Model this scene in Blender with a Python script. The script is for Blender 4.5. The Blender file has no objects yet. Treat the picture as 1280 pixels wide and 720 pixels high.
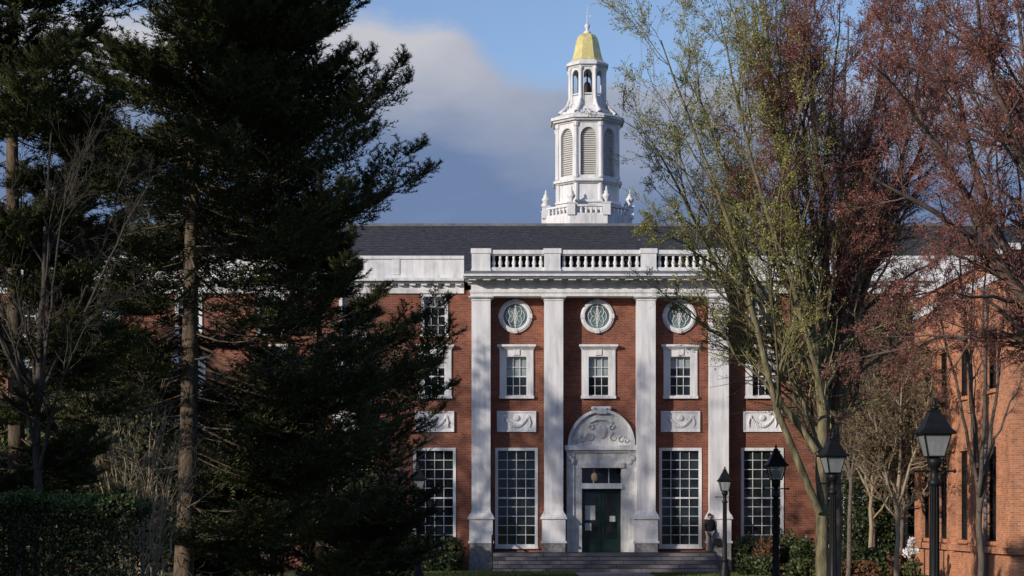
import bpy, math, random
import numpy as np
from math import radians as R, sin, cos, pi, tan
from mathutils import Vector, Matrix

random.seed(7)
RNG = np.random.default_rng(11)
scene = bpy.context.scene
col = scene.collection

# ------------------------------------------------------------------ camera, sky, sun, exposure
F = 2388.0           # focal length in pixels of the 1280 wide photograph
EYE = 2.4
cam_d = bpy.data.cameras.new('camera')
cam = bpy.data.objects.new('camera', cam_d)
col.objects.link(cam)
cam.location = (0, 0, EYE)
cam.rotation_euler = (R(90), 0, 0)
cam_d.sensor_width = 36.0
cam_d.lens = F / 1280.0 * 36.0
cam_d.shift_y = 285.0 / 1280.0
cam_d.clip_start = 0.3
cam_d.clip_end = 4000
scene.camera = cam
scene.render.resolution_x, scene.render.resolution_y = 1024, 576

SUN_EL, SUN_AZ = 17.0, 49.0      # elevation; degrees to the left of straight behind the camera
to_sun = Vector((-sin(R(SUN_AZ)) * cos(R(SUN_EL)), -cos(R(SUN_AZ)) * cos(R(SUN_EL)), sin(R(SUN_EL))))
sun_d = bpy.data.lights.new('sun', 'SUN')
sun_d.energy = 4.3
sun_d.angle = R(0.5)
sun_d.color = (1.0, 0.90, 0.77)
sun = bpy.data.objects.new('sun', sun_d)
col.objects.link(sun)
sun.rotation_euler = to_sun.to_track_quat('Z', 'Y').to_euler()
sun.location = to_sun * 200

scene.view_settings.view_transform = 'Standard'
scene.view_settings.look = 'None'
scene.view_settings.gamma = 1
scene.view_settings.exposure = 0.0
scene.cycles.max_bounces = 6
scene.cycles.transparent_max_bounces = 12

SKY_STRENGTH = 0.125
world = bpy.data.worlds.new('World')
scene.world = world
world.use_nodes = True
wt = world.node_tree
wt.nodes.clear()


def wn(t, **kw):
    n = wt.nodes.new(t)
    for k, v in kw.items():
        setattr(n, k, v)
    return n


def wmath(op, a, b=None, c=None):
    n = wn('ShaderNodeMath', operation=op)
    for i, s in enumerate((a, b, c)):
        if s is None:
            continue
        if isinstance(s, (int, float)):
            n.inputs[i].default_value = s
        else:
            wt.links.new(s, n.inputs[i])
    return n.outputs[0]


def wrange(v, a, b, c, d, smooth=True):
    n = wn('ShaderNodeMapRange')
    n.interpolation_type = 'SMOOTHSTEP' if smooth else 'LINEAR'
    wt.links.new(v, n.inputs[0])
    for i, x in enumerate((a, b, c, d)):
        n.inputs[i + 1].default_value = x
    return n.outputs[0]


def wmix(f, a, b):
    n = wn('ShaderNodeMix', data_type='RGBA')
    for s, i in ((f, 0), (a, 6), (b, 7)):
        if isinstance(s, tuple):
            n.inputs[i].default_value = s
        elif isinstance(s, (int, float)):
            n.inputs[i].default_value = s
        else:
            wt.links.new(s, n.inputs[i])
    return n.outputs[2]


w_out = wn('ShaderNodeOutputWorld')
w_bg = wn('ShaderNodeBackground')
w_bg.inputs[1].default_value = SKY_STRENGTH
sky = wn('ShaderNodeTexSky', sky_type='NISHITA')
sky.sun_disc = False
sky.sun_elevation = R(SUN_EL)
sky.sun_rotation = math.atan2(to_sun.x, to_sun.y)
sky.air_density = 1.0
sky.dust_density = 0.6
sky.ozone_density = 2.0
tc = wn('ShaderNodeTexCoord')
sep = wn('ShaderNodeSeparateXYZ')
wt.links.new(tc.outputs['Generated'], sep.inputs[0])
dx, dy, dz = sep.outputs
hyp = wmath('SQRT', wmath('ADD', wmath('MULTIPLY', dx, dx), wmath('MULTIPLY', dy, dy)))
vv = wmath('DIVIDE', dz, wmath('MAXIMUM', hyp, 0.001))        # tangent of elevation
uu = wmath('ARCTAN2', dx, dy)                                  # compass angle
comb = wn('ShaderNodeCombineXYZ')
wt.links.new(uu, comb.inputs[0])
wt.links.new(vv, comb.inputs[1])


def wnoise(scale, detail, rough, sx=1.0, sy=1.0, off=0.0, dist=0.0):
    m = wn('ShaderNodeMapping')
    m.inputs['Scale'].default_value = (sx, sy, 1)
    m.inputs['Location'].default_value = (off, off * .37, off * .7)
    wt.links.new(comb.outputs[0], m.inputs[0])
    n = wn('ShaderNodeTexNoise')
    n.inputs['Scale'].default_value = scale
    n.inputs['Detail'].default_value = detail
    n.inputs['Roughness'].default_value = rough
    n.inputs['Distortion'].default_value = dist
    wt.links.new(m.outputs[0], n.inputs['Vector'])
    return n.outputs['Fac']


n_edge = wnoise(17, 8, 0.62, 1.0, 2.0, 3.1, 0.3)
n_big = wnoise(2.0, 4, 0.5, 1.0, 2.0, 8.2)
n_det = wnoise(12, 8, 0.60, 0.7, 2.0, 1.7, 0.6)
# upper limit of the cloud bank falls away towards the tower
edge = wrange(uu, -0.040, 0.006, 0.262, 0.231)
edge = wmath('ADD', edge, wmath('MULTIPLY', wmath('SUBTRACT', n_edge, 0.5), 0.030))
edge = wmath('ADD', edge, wmath('MULTIPLY', wmath('SUBTRACT', n_big, 0.5), 0.014))
depth = wmath('SUBTRACT', edge, vv)
mask = wrange(depth, -0.003, 0.013, 0.0, 1.0)
mask = wmath('MULTIPLY', mask, wrange(n_det, 0.10, 0.42, 0.80, 1.0))
bright = wmath('ADD', wrange(depth, 0.0, 0.090, 1.0, -0.05), wmath('MULTIPLY', wmath('SUBTRACT', n_det, 0.5), 0.85))
bright = wmath('MULTIPLY', bright, wrange(uu, -0.05, 0.005, 1.0, 0.55))
bright = wrange(bright, 0.05, 1.0, 0.0, 1.0, False)
K = 1.0 / SKY_STRENGTH
c_low = (0.158 * K, 0.230 * K, 0.395 * K, 1)
c_top = (0.55 * K, 0.555 * K, 0.605 * K, 1)
cloud = wmix(bright, c_low, c_top)
tint = wn('ShaderNodeMix', data_type='RGBA', blend_type='MULTIPLY')
tint.inputs[0].default_value = 1.0
wt.links.new(sky.outputs[0], tint.inputs[6])
tint.inputs[7].default_value = (1.10, 1.08, 1.22, 1)
wt.links.new(wmix(mask, tint.outputs[2], cloud), w_bg.inputs[0])
wt.links.new(w_bg.outputs[0], w_out.inputs[0])


# ------------------------------------------------------------------ mesh building
class MB:
    """Collects verts and faces; build() links them as ONE mesh object."""

    def __init__(self):
        self.V, self.Fc, self.n = [], [], 0

    def add(self, v, faces, m=0, smooth=False):
        v = np.asarray(v, float).reshape(-1, 3)
        if isinstance(faces, np.ndarray):
            self.Fc.append((faces + self.n, m, smooth))
        else:
            by = {}
            for f in faces:
                by.setdefault(len(f), []).append(f)
            for k, fs in by.items():
                self.Fc.append((np.array(fs, int) + self.n, m, smooth))
        self.V.append(v)
        self.n += len(v)
        return self

    def box(self, x0, x1, y0, y1, z0, z1, m=0):
        v = [(x, y, z) for z in (z0, z1) for y in (y0, y1) for x in (x0, x1)]
        self.add(v, [(0, 2, 3, 1), (4, 5, 7, 6), (0, 1, 5, 4), (1, 3, 7, 5), (3, 2, 6, 7), (2, 0, 4, 6)], m)
        return self

    def prism(self, base, top, m=0, smooth=False, cap=True):
        n = len(base)
        f = [(i, (i + 1) % n, n + (i + 1) % n, n + i) for i in range(n)]
        if cap:
            f += [tuple(range(n))[::-1], tuple(range(n, 2 * n))]
        self.add(list(base) + list(top), f, m, smooth)
        return self

    def lathe(self, cx, cy, prof, seg=16, m=0, smooth=True, rot=0.0):
        """prof: (radius, z) from the bottom up"""
        v, f = [], []
        for r, z in prof:
            for k in range(seg):
                a = 2 * pi * k / seg + rot
                v.append((cx + r * cos(a), cy + r * sin(a), z))
        for i in range(len(prof) - 1):
            for k in range(seg):
                k2 = (k + 1) % seg
                f.append((i * seg + k, i * seg + k2, (i + 1) * seg + k2, (i + 1) * seg + k))
        f.append(tuple(range(seg))[::-1])
        f.append(tuple((len(prof) - 1) * seg + k for k in range(seg)))
        self.add(v, f, m, smooth)
        return self

    def tube(self, pts, rad, sides=8, m=0):
        pts = np.asarray(pts, float)
        rad = np.broadcast_to(np.asarray(rad, float), (len(pts),))
        v, f = tubes(pts[None], rad[None], sides)
        self.add(v, f, m, True)
        return self

    def ell(self, c, r, m=0, seg=10, rings=6):
        v, f = [], []
        for i in range(rings + 1):
            t = pi * i / rings
            for k in range(seg):
                a = 2 * pi * k / seg
                v.append((c[0] + r[0] * sin(t) * cos(a), c[1] + r[1] * sin(t) * sin(a), c[2] - r[2] * cos(t)))
        for i in range(rings):
            for k in range(seg):
                k2 = (k + 1) % seg
                f.append((i * seg + k, i * seg + k2, (i + 1) * seg + k2, (i + 1) * seg + k))
        self.add(v, f, m, True)
        return self

    def build(self, name, mats, parent=None, origin=None, loc=None):
        if not isinstance(mats, (list, tuple)):
            mats = [mats]
        V = np.concatenate(self.V) if self.V else np.zeros((0, 3))
        o3 = np.array(origin if origin is not None else (0, 0, 0), float)
        me = bpy.data.meshes.new(name)
        me.vertices.add(len(V))
        me.vertices.foreach_set('co', (V - o3).astype(np.float32).ravel())
        nl = sum(f.size for f, _, _ in self.Fc)
        npoly = sum(len(f) for f, _, _ in self.Fc)
        me.loops.add(nl)
        me.polygons.add(npoly)
        lv = np.concatenate([f.ravel() for f, _, _ in self.Fc]).astype(np.int32)
        tot = np.concatenate([np.full(len(f), f.shape[1]) for f, _, _ in self.Fc])
        st = np.concatenate([[0], np.cumsum(tot)[:-1]]).astype(np.int32)
        mi = np.concatenate([np.full(len(f), m) for f, m, _ in self.Fc]).astype(np.int32)
        sm = np.concatenate([np.full(len(f), s) for f, _, s in self.Fc])
        me.loops.foreach_set('vertex_index', lv)
        me.polygons.foreach_set('loop_start', st)
        me.polygons.foreach_set('material_index', mi)
        me.polygons.foreach_set('use_smooth', sm.astype(bool))
        for m in mats:
            me.materials.append(m)
        me.update(calc_edges=True)
        me.validate()
        o = bpy.data.objects.new(name, me)
        col.objects.link(o)
        if parent is not None:
            o.parent = parent
        if loc is not None:
            o.location = loc
        return o


def tubes(P, Rr, sides):
    """P: N,K,3 polylines; Rr: N,K radii -> verts, quad faces"""
    N, Kp, _ = P.shape
    T = np.gradient(P, axis=1)
    T /= np.linalg.norm(T, axis=2, keepdims=True) + 1e-9
    ref = np.where(np.abs(T[:, :1, 2:3]) > 0.9, np.array([1.0, 0, 0]), np.array([0, 0, 1.0]))
    A = np.cross(T, ref)
    A /= np.linalg.norm(A, axis=2, keepdims=True) + 1e-9
    B = np.cross(T, A)
    ang = np.arange(sides) * 2 * pi / sides
    ring = (A[:, :, None, :] * np.cos(ang)[None, None, :, None] + B[:, :, None, :] * np.sin(ang)[None, None, :, None])
    V = P[:, :, None, :] + ring * Rr[:, :, None, None]
    idx = np.arange(N * Kp * sides).reshape(N, Kp, sides)
    a = idx[:, :-1, :]
    b = np.roll(a, -1, axis=2)
    d = idx[:, 1:, :]
    c = np.roll(d, -1, axis=2)
    Fq = np.stack([a, b, c, d], -1).reshape(-1, 4)
    return V.reshape(-1, 3), Fq


def tag(o, label=None, cat=None, group=None, kind=None):
    if label: o['label'] = label
    if cat: o['category'] = cat
    if group: o['group'] = group
    if kind: o['kind'] = kind
    return o


def empty(name, loc, rz=0.0, parent=None):
    o = bpy.data.objects.new(name, None)
    col.objects.link(o)
    o.location = loc
    o.rotation_euler = (0, 0, rz)
    o.empty_display_size = 0.3
    if parent is not None:
        o.parent = parent
    return o


def copy_tree(o, parent=None):
    kids = list(o.children)
    c = o.copy()
    col.objects.link(c)
    c.parent = parent
    for ch in kids:
        copy_tree(ch, c)
    return c


# ------------------------------------------------------------------ materials
def new_mat(name):
    m = bpy.data.materials.new(name)
    m.use_nodes = True
    nt = m.node_tree
    b = nt.nodes['Principled BSDF']
    return m, nt, b


def noise_mat(name, c1, c2, scale=3.0, rough=0.7, detail=5, bump=0.0, bscale=None, c3=None, spec=0.3, metal=0.0, stretch=(1, 1, 1), streak=0.0):
    m, nt, b = new_mat(name)
    t = nt.nodes.new('ShaderNodeTexCoord')
    mp = nt.nodes.new('ShaderNodeMapping')
    mp.inputs['Scale'].default_value = stretch
    nt.links.new(t.outputs['Object'], mp.inputs[0])
    n = nt.nodes.new('ShaderNodeTexNoise')
    n.inputs['Scale'].default_value = scale
    n.inputs['Detail'].default_value = detail
    n.inputs['Roughness'].default_value = 0.6
    nt.links.new(mp.outputs[0], n.inputs['Vector'])
    r = nt.nodes.new('ShaderNodeValToRGB')
    r.color_ramp.elements[0].position = 0.32
    r.color_ramp.elements[0].color = (*c1, 1)
    r.color_ramp.elements[1].position = 0.68
    r.color_ramp.elements[1].color = (*c2, 1)
    if c3:
        e = r.color_ramp.elements.new(0.5)
        e.color = (*c3, 1)
    nt.links.new(n.outputs['Fac'], r.inputs[0])
    out_c = r.outputs[0]
    if streak:                                     # rain streaks and grime
        mp2 = nt.nodes.new('ShaderNodeMapping')
        mp2.inputs['Scale'].default_value = (5.5, 5.5, 0.35)
        nt.links.new(t.outputs['Object'], mp2.inputs[0])
        n3 = nt.nodes.new('ShaderNodeTexNoise')
        n3.inputs['Scale'].default_value = 1.3
        n3.inputs['Detail'].default_value = 6
        n3.inputs['Roughness'].default_value = 0.65
        nt.links.new(mp2.outputs[0], n3.inputs['Vector'])
        r3 = nt.nodes.new('ShaderNodeValToRGB')
        r3.color_ramp.elements[0].position = 0.36
        r3.color_ramp.elements[0].color = (1 - streak, 1 - streak, 1 - streak * .92, 1)
        r3.color_ramp.elements[1].position = 0.56
        r3.color_ramp.elements[1].color = (1, 1, 1, 1)
        nt.links.new(n3.outputs['Fac'], r3.inputs[0])
        mx = nt.nodes.new('ShaderNodeMix')
        mx.data_type = 'RGBA'
        mx.blend_type = 'MULTIPLY'
        mx.inputs[0].default_value = 1.0
        nt.links.new(out_c, mx.inputs[6])
        nt.links.new(r3.outputs[0], mx.inputs[7])
        out_c = mx.outputs[2]
    nt.links.new(out_c, b.inputs['Base Color'])
    b.inputs['Roughness'].default_value = rough
    b.inputs['Specular IOR Level'].default_value = spec
    b.inputs['Metallic'].default_value = metal
    if bump:
        n2 = nt.nodes.new('ShaderNodeTexNoise')
        n2.inputs['Scale'].default_value = bscale or scale * 4
        n2.inputs['Detail'].default_value = 4
        nt.links.new(mp.outputs[0], n2.inputs['Vector'])
        bp = nt.nodes.new('ShaderNodeBump')
        bp.inputs['Strength'].default_value = bump
        bp.inputs['Distance'].default_value = 0.02
        nt.links.new(n2.outputs['Fac'], bp.inputs['Height'])
        nt.links.new(bp.outputs[0], b.inputs['Normal'])
    return m


def brick_mat(name, c1, c2, mortar, bw=.215, rh=.075, ms=.008):
    m, nt, b = new_mat(name)
    t = nt.nodes.new('ShaderNodeTexCoord')
    s = nt.nodes.new('ShaderNodeSeparateXYZ')
    nt.links.new(t.outputs['Object'], s.inputs[0])
    ad = nt.nodes.new('ShaderNodeMath')
    ad.operation = 'ADD'
    nt.links.new(s.outputs[0], ad.inputs[0])
    nt.links.new(s.outputs[1], ad.inputs[1])
    cb = nt.nodes.new('ShaderNodeCombineXYZ')
    nt.links.new(ad.outputs[0], cb.inputs[0])
    nt.links.new(s.outputs[2], cb.inputs[1])
    bt = nt.nodes.new('ShaderNodeTexBrick')
    bt.inputs['Scale'].default_value = 1.0
    bt.inputs['Brick Width'].default_value = bw
    bt.inputs['Row Height'].default_value = rh
    bt.inputs['Mortar Size'].default_value = ms
    bt.inputs['Color1'].default_value = (*c1, 1)
    bt.inputs['Color2'].default_value = (*c2, 1)
    bt.inputs['Mortar'].default_value = (*mortar, 1)
    bt.inputs['Bias'].default_value = -0.1
    nt.links.new(cb.outputs[0], bt.inputs['Vector'])
    n = nt.nodes.new('ShaderNodeTexNoise')
    n.inputs['Scale'].default_value = 0.9
    n.inputs['Detail'].default_value = 7
    n.inputs['Roughness'].default_value = 0.7
    nt.links.new(t.outputs['Object'], n.inputs['Vector'])
    r = nt.nodes.new('ShaderNodeValToRGB')
    r.color_ramp.elements[0].position = 0.3
    r.color_ramp.elements[0].color = (0.55, 0.55, 0.58, 1)
    r.color_ramp.elements[1].position = 0.7
    r.color_ramp.elements[1].color = (1.25, 1.2, 1.15, 1)
    nt.links.new(n.outputs['Fac'], r.inputs[0])
    mx = nt.nodes.new('ShaderNodeMix')
    mx.data_type = 'RGBA'
    mx.blend_type = 'MULTIPLY'
    mx.inputs[0].default_value = 1.0
    nt.links.new(bt.outputs['Color'], mx.inputs[6])
    nt.links.new(r.outputs[0], mx.inputs[7])
    nt.links.new(mx.outputs[2], b.inputs['Base Color'])
    b.inputs['Roughness'].default_value = 0.85
    b.inputs['Specular IOR Level'].default_value = 0.2
    bp = nt.nodes.new('ShaderNodeBump')
    bp.inputs['Strength'].default_value = 0.4
    bp.inputs['Distance'].default_value = 0.01
    nt.links.new(bt.outputs['Fac'], bp.inputs['Height'])
    bp.invert = True
    nt.links.new(bp.outputs[0], b.inputs['Normal'])
    return m


def leaf_mat(name, cols, rough=0.6, spec=0.25, trans=0.0):
    """colour varies from leaf to leaf (random per island)"""
    m, nt, b = new_mat(name)
    g = nt.nodes.new('ShaderNodeNewGeometry')
    r = nt.nodes.new('ShaderNodeValToRGB')
    els = r.color_ramp.elements
    for i, c in enumerate(cols):
        p = i / (len(cols) - 1)
        if i == 0:
            els[0].position, els[0].color = 0, (*c, 1)
        elif i == len(cols) - 1:
            els[1].position, els[1].color = 1, (*c, 1)
    for i, c in enumerate(cols[1:-1], 1):
        e = els.new(i / (len(cols) - 1))
        e.color = (*c, 1)
    nt.links.new(g.outputs['Random Per Island'], r.inputs[0])
    t = nt.nodes.new('ShaderNodeTexCoord')
    n = nt.nodes.new('ShaderNodeTexNoise')
    n.inputs['Scale'].default_value = 0.8
    n.inputs['Detail'].default_value = 3
    nt.links.new(t.outputs['Object'], n.inputs['Vector'])
    hv = nt.nodes.new('ShaderNodeHueSaturation')
    mr = nt.nodes.new('ShaderNodeMapRange')
    mr.inputs[1].default_value, mr.inputs[2].default_value = 0.3, 0.7
    mr.inputs[3].default_value, mr.inputs[4].default_value = 0.7, 1.3
    nt.links.new(n.outputs['Fac'], mr.inputs[0])
    nt.links.new(mr.outputs[0], hv.inputs['Value'])
    nt.links.new(r.outputs[0], hv.inputs['Color'])
    nt.links.new(hv.outputs[0], b.inputs['Base Color'])
    b.inputs['Roughness'].default_value = rough
    b.inputs['Specular IOR Level'].default_value = spec
    if trans:
        tr = nt.nodes.new('ShaderNodeBsdfTranslucent')
        nt.links.new(hv.outputs[0], tr.inputs[0])
        mxs = nt.nodes.new('ShaderNodeMixShader')
        mxs.inputs[0].default_value = trans
        out = nt.nodes['Material Output']
        nt.links.new(b.outputs[0], mxs.inputs[1])
        nt.links.new(tr.outputs[0], mxs.inputs[2])
        nt.links.new(mxs.outputs[0], out.inputs[0])
    return m


def plain(name, c, rough=0.6, spec=0.4, metal=0.0):
    m, nt, b = new_mat(name)
    b.inputs['Base Color'].default_value = (*c, 1)
    b.inputs['Roughness'].default_value = rough
    b.inputs['Specular IOR Level'].default_value = spec
    b.inputs['Metallic'].default_value = metal
    return m


def glass_mat(name, c, rough=0.04):
    m, nt, b = new_mat(name)
    t = nt.nodes.new('ShaderNodeTexCoord')
    n = nt.nodes.new('ShaderNodeTexNoise')
    n.inputs['Scale'].default_value = 1.5
    n.inputs['Detail'].default_value = 4
    oi = nt.nodes.new('ShaderNodeObjectInfo')
    va = nt.nodes.new('ShaderNodeVectorMath')
    va.operation = 'ADD'
    sc_ = nt.nodes.new('ShaderNodeMath')
    sc_.operation = 'MULTIPLY'
    sc_.inputs[1].default_value = 60.0
    nt.links.new(oi.outputs['Random'], sc_.inputs[0])
    nt.links.new(t.outputs['Object'], va.inputs[0])
    nt.links.new(sc_.outputs[0], va.inputs[1])
    nt.links.new(va.outputs[0], n.inputs['Vector'])
    r = nt.nodes.new('ShaderNodeValToRGB')
    r.color_ramp.elements[0].position = 0.35
    r.color_ramp.elements[0].color = (c[0] * .5, c[1] * .5, c[2] * .5, 1)
    r.color_ramp.elements[1].position = 0.7
    r.color_ramp.elements[1].color = (c[0] * 2.2, c[1] * 2.6, c[2] * 2.2, 1)
    nt.links.new(n.outputs['Fac'], r.inputs[0])
    nt.links.new(r.outputs[0], b.inputs['Base Color'])
    b.inputs['Roughness'].default_value = rough
    b.inputs['Specular IOR Level'].default_value = 0.5
    bp = nt.nodes.new('ShaderNodeBump')
    bp.inputs['Strength'].default_value = 0.08
    bp.inputs['Distance'].default_value = 0.02
    n2 = nt.nodes.new('ShaderNodeTexNoise')
    n2.inputs['Scale'].default_value = 2.5
    nt.links.new(t.outputs['Object'], n2.inputs['Vector'])
    nt.links.new(n2.outputs['Fac'], bp.inputs['Height'])
    nt.links.new(bp.outputs[0], b.inputs['Normal'])
    return m


def lamp_glass_mat():
    m, nt, b = new_mat('frosted_lamp_glass')
    b.inputs['Base Color'].default_value = (0.27, 0.29, 0.30, 1)
    b.inputs['Roughness'].default_value = 0.25
    tr = nt.nodes.new('ShaderNodeBsdfTransparent')
    mx = nt.nodes.new('ShaderNodeMixShader')
    mx.inputs[0].default_value = 0.35
    nt.links.new(b.outputs[0], mx.inputs[1])
    nt.links.new(tr.outputs[0], mx.inputs[2])
    nt.links.new(mx.outputs[0], nt.nodes['Material Output'].inputs[0])
    return m


M = dict(
    brick=brick_mat('red_brick', (0.255, 0.078, 0.045), (0.135, 0.044, 0.030), (0.25, 0.17, 0.135)),
    brick2=brick_mat('orange_brick', (0.56, 0.235, 0.120), (0.34, 0.125, 0.068), (0.46, 0.33, 0.24)),
    white=noise_mat('white_paint', (0.50, 0.51, 0.53), (0.72, 0.72, 0.73), 1.7, 0.6, 8, bump=0.05, c3=(0.66, 0.66, 0.67), stretch=(1.6, 1.6, .5), streak=.17),
    stone=noise_mat('pale_limestone', (0.52, 0.53, 0.56), (0.74, 0.74, 0.75), 1.3, 0.8, 8, bump=0.25, bscale=9, c3=(0.67, 0.67, 0.69), stretch=(1.4, 1.4, 0.45), streak=.17),
    marble=noise_mat('carved_marble', (0.46, 0.46, 0.47), (0.74, 0.73, 0.70), 3.2, 0.7, 8, bump=0.4, bscale=12, streak=.22),
    granite=noise_mat('granite', (0.16, 0.155, 0.16), (0.36, 0.35, 0.35), 6, 0.8, 8, bump=0.2),
    stepst=brick_mat('step_stone', (0.25, 0.24, 0.255), (0.15, 0.145, 0.16), (0.07, 0.07, 0.07), 1.35, .16, .012),
    slate=noise_mat('slate_roof', (0.026, 0.028, 0.036), (0.064, 0.067, 0.078), 3, 0.65, 9, bump=0.5, stretch=(1.2, 3, 3), streak=.4),
    gap_shade=noise_mat('black_gap_shade', (0.008, 0.008, 0.010), (0.02, 0.02, 0.022), 3, 0.8, spec=0.1),  # near-black colour for the shade seen between the balusters
    lead=noise_mat('lead_flashing', (0.10, 0.105, 0.12), (0.19, 0.19, 0.21), 3, 0.55),
    glass=glass_mat('dark_window_glass', (0.012, 0.014, 0.018)),
    glass_blue=glass_mat('blue_grey_glass', (0.075, 0.100, 0.120)),
    glass_lit=noise_mat('blind_behind_glass', (0.16, 0.20, 0.22), (0.30, 0.35, 0.36), 2.0, 0.25, spec=0.5),
    door=noise_mat('green_door_paint', (0.006, 0.020, 0.017), (0.010, 0.032, 0.026), 2, 0.35, spec=0.5),
    paper=plain('notice_paper', (0.5, 0.52, 0.5), 0.8),
    louver=noise_mat('grey_louver', (0.44, 0.43, 0.41), (0.58, 0.57, 0.54), 3, 0.8, stretch=(1, 1, 9)),
    gold=noise_mat('gilded_dome', (0.66, 0.54, 0.19), (0.90, 0.78, 0.36), 3.5, 0.32, 7, metal=0.35, spec=0.5),
    bronze=plain('bronze_bell', (0.03, 0.026, 0.02), 0.5, 0.5, 0.6),
    iron=noise_mat('black_iron', (0.005, 0.005, 0.006), (0.010, 0.010, 0.011), 8, 0.5, spec=0.25),
    lglass=lamp_glass_mat(),
    bark_con=noise_mat('conifer_bark', (0.035, 0.028, 0.020), (0.155, 0.115, 0.078), 9, 0.9, 6, bump=0.9, bscale=14, stretch=(1, 1, 0.45)),
    bark_green=noise_mat('olive_bark', (0.090, 0.078, 0.045), (0.27, 0.235, 0.135), 9, 0.9, 8, bump=1.0, stretch=(1, 1, 0.3), streak=.45),
    bark_dark=noise_mat('dark_bark', (0.060, 0.046, 0.040), (0.155, 0.120, 0.100), 6, 0.9, 6, bump=0.6, stretch=(1, 1, 0.4)),
    twig_red=noise_mat('reddish_twigs', (0.115, 0.056, 0.046), (0.22, 0.110, 0.088), 5, 0.8),
    twig_olive=noise_mat('olive_twigs', (0.15, 0.13, 0.065), (0.27, 0.24, 0.125), 5, 0.8),
    bark_shade=noise_mat('shaded_bark', (0.030, 0.026, 0.022), (0.075, 0.064, 0.054), 6, 0.9, 6, bump=0.3),  # grey bark darkened to paint the shade this tree stands in
    bark_tan=noise_mat('tan_bark', (0.20, 0.16, 0.11), (0.36, 0.29, 0.20), 6, 0.9, 6, bump=0.3, stretch=(1, 1, 0.4)),
    bark_grey=noise_mat('grey_twigs', (0.075, 0.062, 0.052), (0.17, 0.14, 0.12), 6, 0.9, 6, bump=0.2),
    needle=leaf_mat('conifer_needles', [(0.022, 0.032, 0.014), (0.040, 0.052, 0.020), (0.062, 0.072, 0.026), (0.105, 0.098, 0.036)], 0.55, 0.3),
    yew=leaf_mat('shrub_leaves', [(0.018, 0.030, 0.012), (0.034, 0.055, 0.018), (0.060, 0.080, 0.026)], 0.5, 0.35),
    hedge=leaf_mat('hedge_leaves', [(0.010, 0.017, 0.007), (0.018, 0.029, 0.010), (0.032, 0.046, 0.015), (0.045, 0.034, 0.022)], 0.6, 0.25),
    hedge_lit=leaf_mat('hedge_lit_top_leaves', [(0.050, 0.080, 0.020), (0.10, 0.14, 0.035)], 0.6, 0.25),  # lighter leaves paint the sunlit hedge top; the face leaves are darkened
    shrub=leaf_mat('bed_leaves', [(0.030, 0.042, 0.014), (0.060, 0.075, 0.024), (0.105, 0.110, 0.036)], 0.6, 0.3),
    rust=leaf_mat('russet_leaves', [(0.08, 0.040, 0.022), (0.15, 0.07, 0.035), (0.12, 0.09, 0.045)], 0.7, 0.2),
    bud_g=leaf_mat('green_buds', [(0.20, 0.215, 0.045), (0.34, 0.345, 0.080), (0.46, 0.44, 0.14)], 0.6, 0.2, 0.3),
    bud_r=leaf_mat('red_buds', [(0.16, 0.055, 0.048), (0.28, 0.092, 0.076), (0.38, 0.155, 0.125), (0.30, 0.18, 0.13)], 0.6, 0.2, 0.25),
    bud_b=leaf_mat('brown_buds', [(0.10, 0.066, 0.042), (0.17, 0.115, 0.07), (0.16, 0.14, 0.06)], 0.6, 0.2, 0.2),
    blossom=leaf_mat('white_petals', [(0.7, 0.68, 0.7), (0.82, 0.8, 0.82)], 0.6, 0.2, 0.2),
    grass=noise_mat('lawn', (0.040, 0.060, 0.018), (0.085, 0.115, 0.036), 1.3, 0.9, 8, bump=0.5, bscale=40),
    blade=leaf_mat('grass_blades', [(0.045, 0.070, 0.018), (0.085, 0.120, 0.034), (0.13, 0.150, 0.055)], 0.7, 0.2, 0.2),
    mulch=noise_mat('bark_mulch', (0.045, 0.026, 0.018), (0.13, 0.070, 0.045), 7, 0.95, 8, bump=0.9),
    path=noise_mat('path_paving', (0.15, 0.145, 0.155), (0.24, 0.235, 0.245), 1.2, 0.85, 7, bump=0.15),
)


# ------------------------------------------------------------------ photo pixel -> metres at a distance
def X(px, D): return (px - 640.0) * D / F
def Z(py, D): return EYE + (645.0 - py) * D / F


FD = 85.0            # distance of the library front


# ------------------------------------------------------------------ ground
def sheet(name, x0, x1, y0, y1, z, m):
    b = MB()
    b.add([(x0, y0, z), (x1, y0, z), (x1, y1, z), (x0, y1, z)], [(0, 1, 2, 3)])
    return tag(b.build(name, m), kind='structure')


sheet('lawn', -1500, 1500, -1500, 1500, 0.0, M['grass'])
sheet('path', 2.7, 5.7, -30, 81.2, 0.004, M['path'])
sheet('cross_path', -60, 2.7, 33.0, 35.6, 0.004, M['path'])
sheet('brick_paving', 5.72, 8.9, 79.9, 81.2, 0.004, M['brick'])
sheet('planting_bed', -36, -2.3, 81.6, 84.9, 0.006, M['mulch'])
sheet('planting_bed', 10.0, 16.0, 70.0, 84.9, 0.006, M['mulch'])

# ------------------------------------------------------------------ library
LX = X(749, FD)                                  # axis of the building
lib = empty('library_building', (LX, FD, 0))
tag(lib, 'red brick library with white pilasters, balustrade and gold-domed bell tower', 'building')
LO = (LX, FD, 0)


def lb(b, name, m, parent=None): return b.build(name, m, parent or lib, origin=LO)


YW = FD                                          # brick plane
YP = FD - 0.74                                   # pilaster faces
BX0, BX1 = -37.0, 45.0
BAY = 102.4
bays = {k: X(748.0 + BAY * k, FD) for k in range(-9, 11)}


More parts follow.
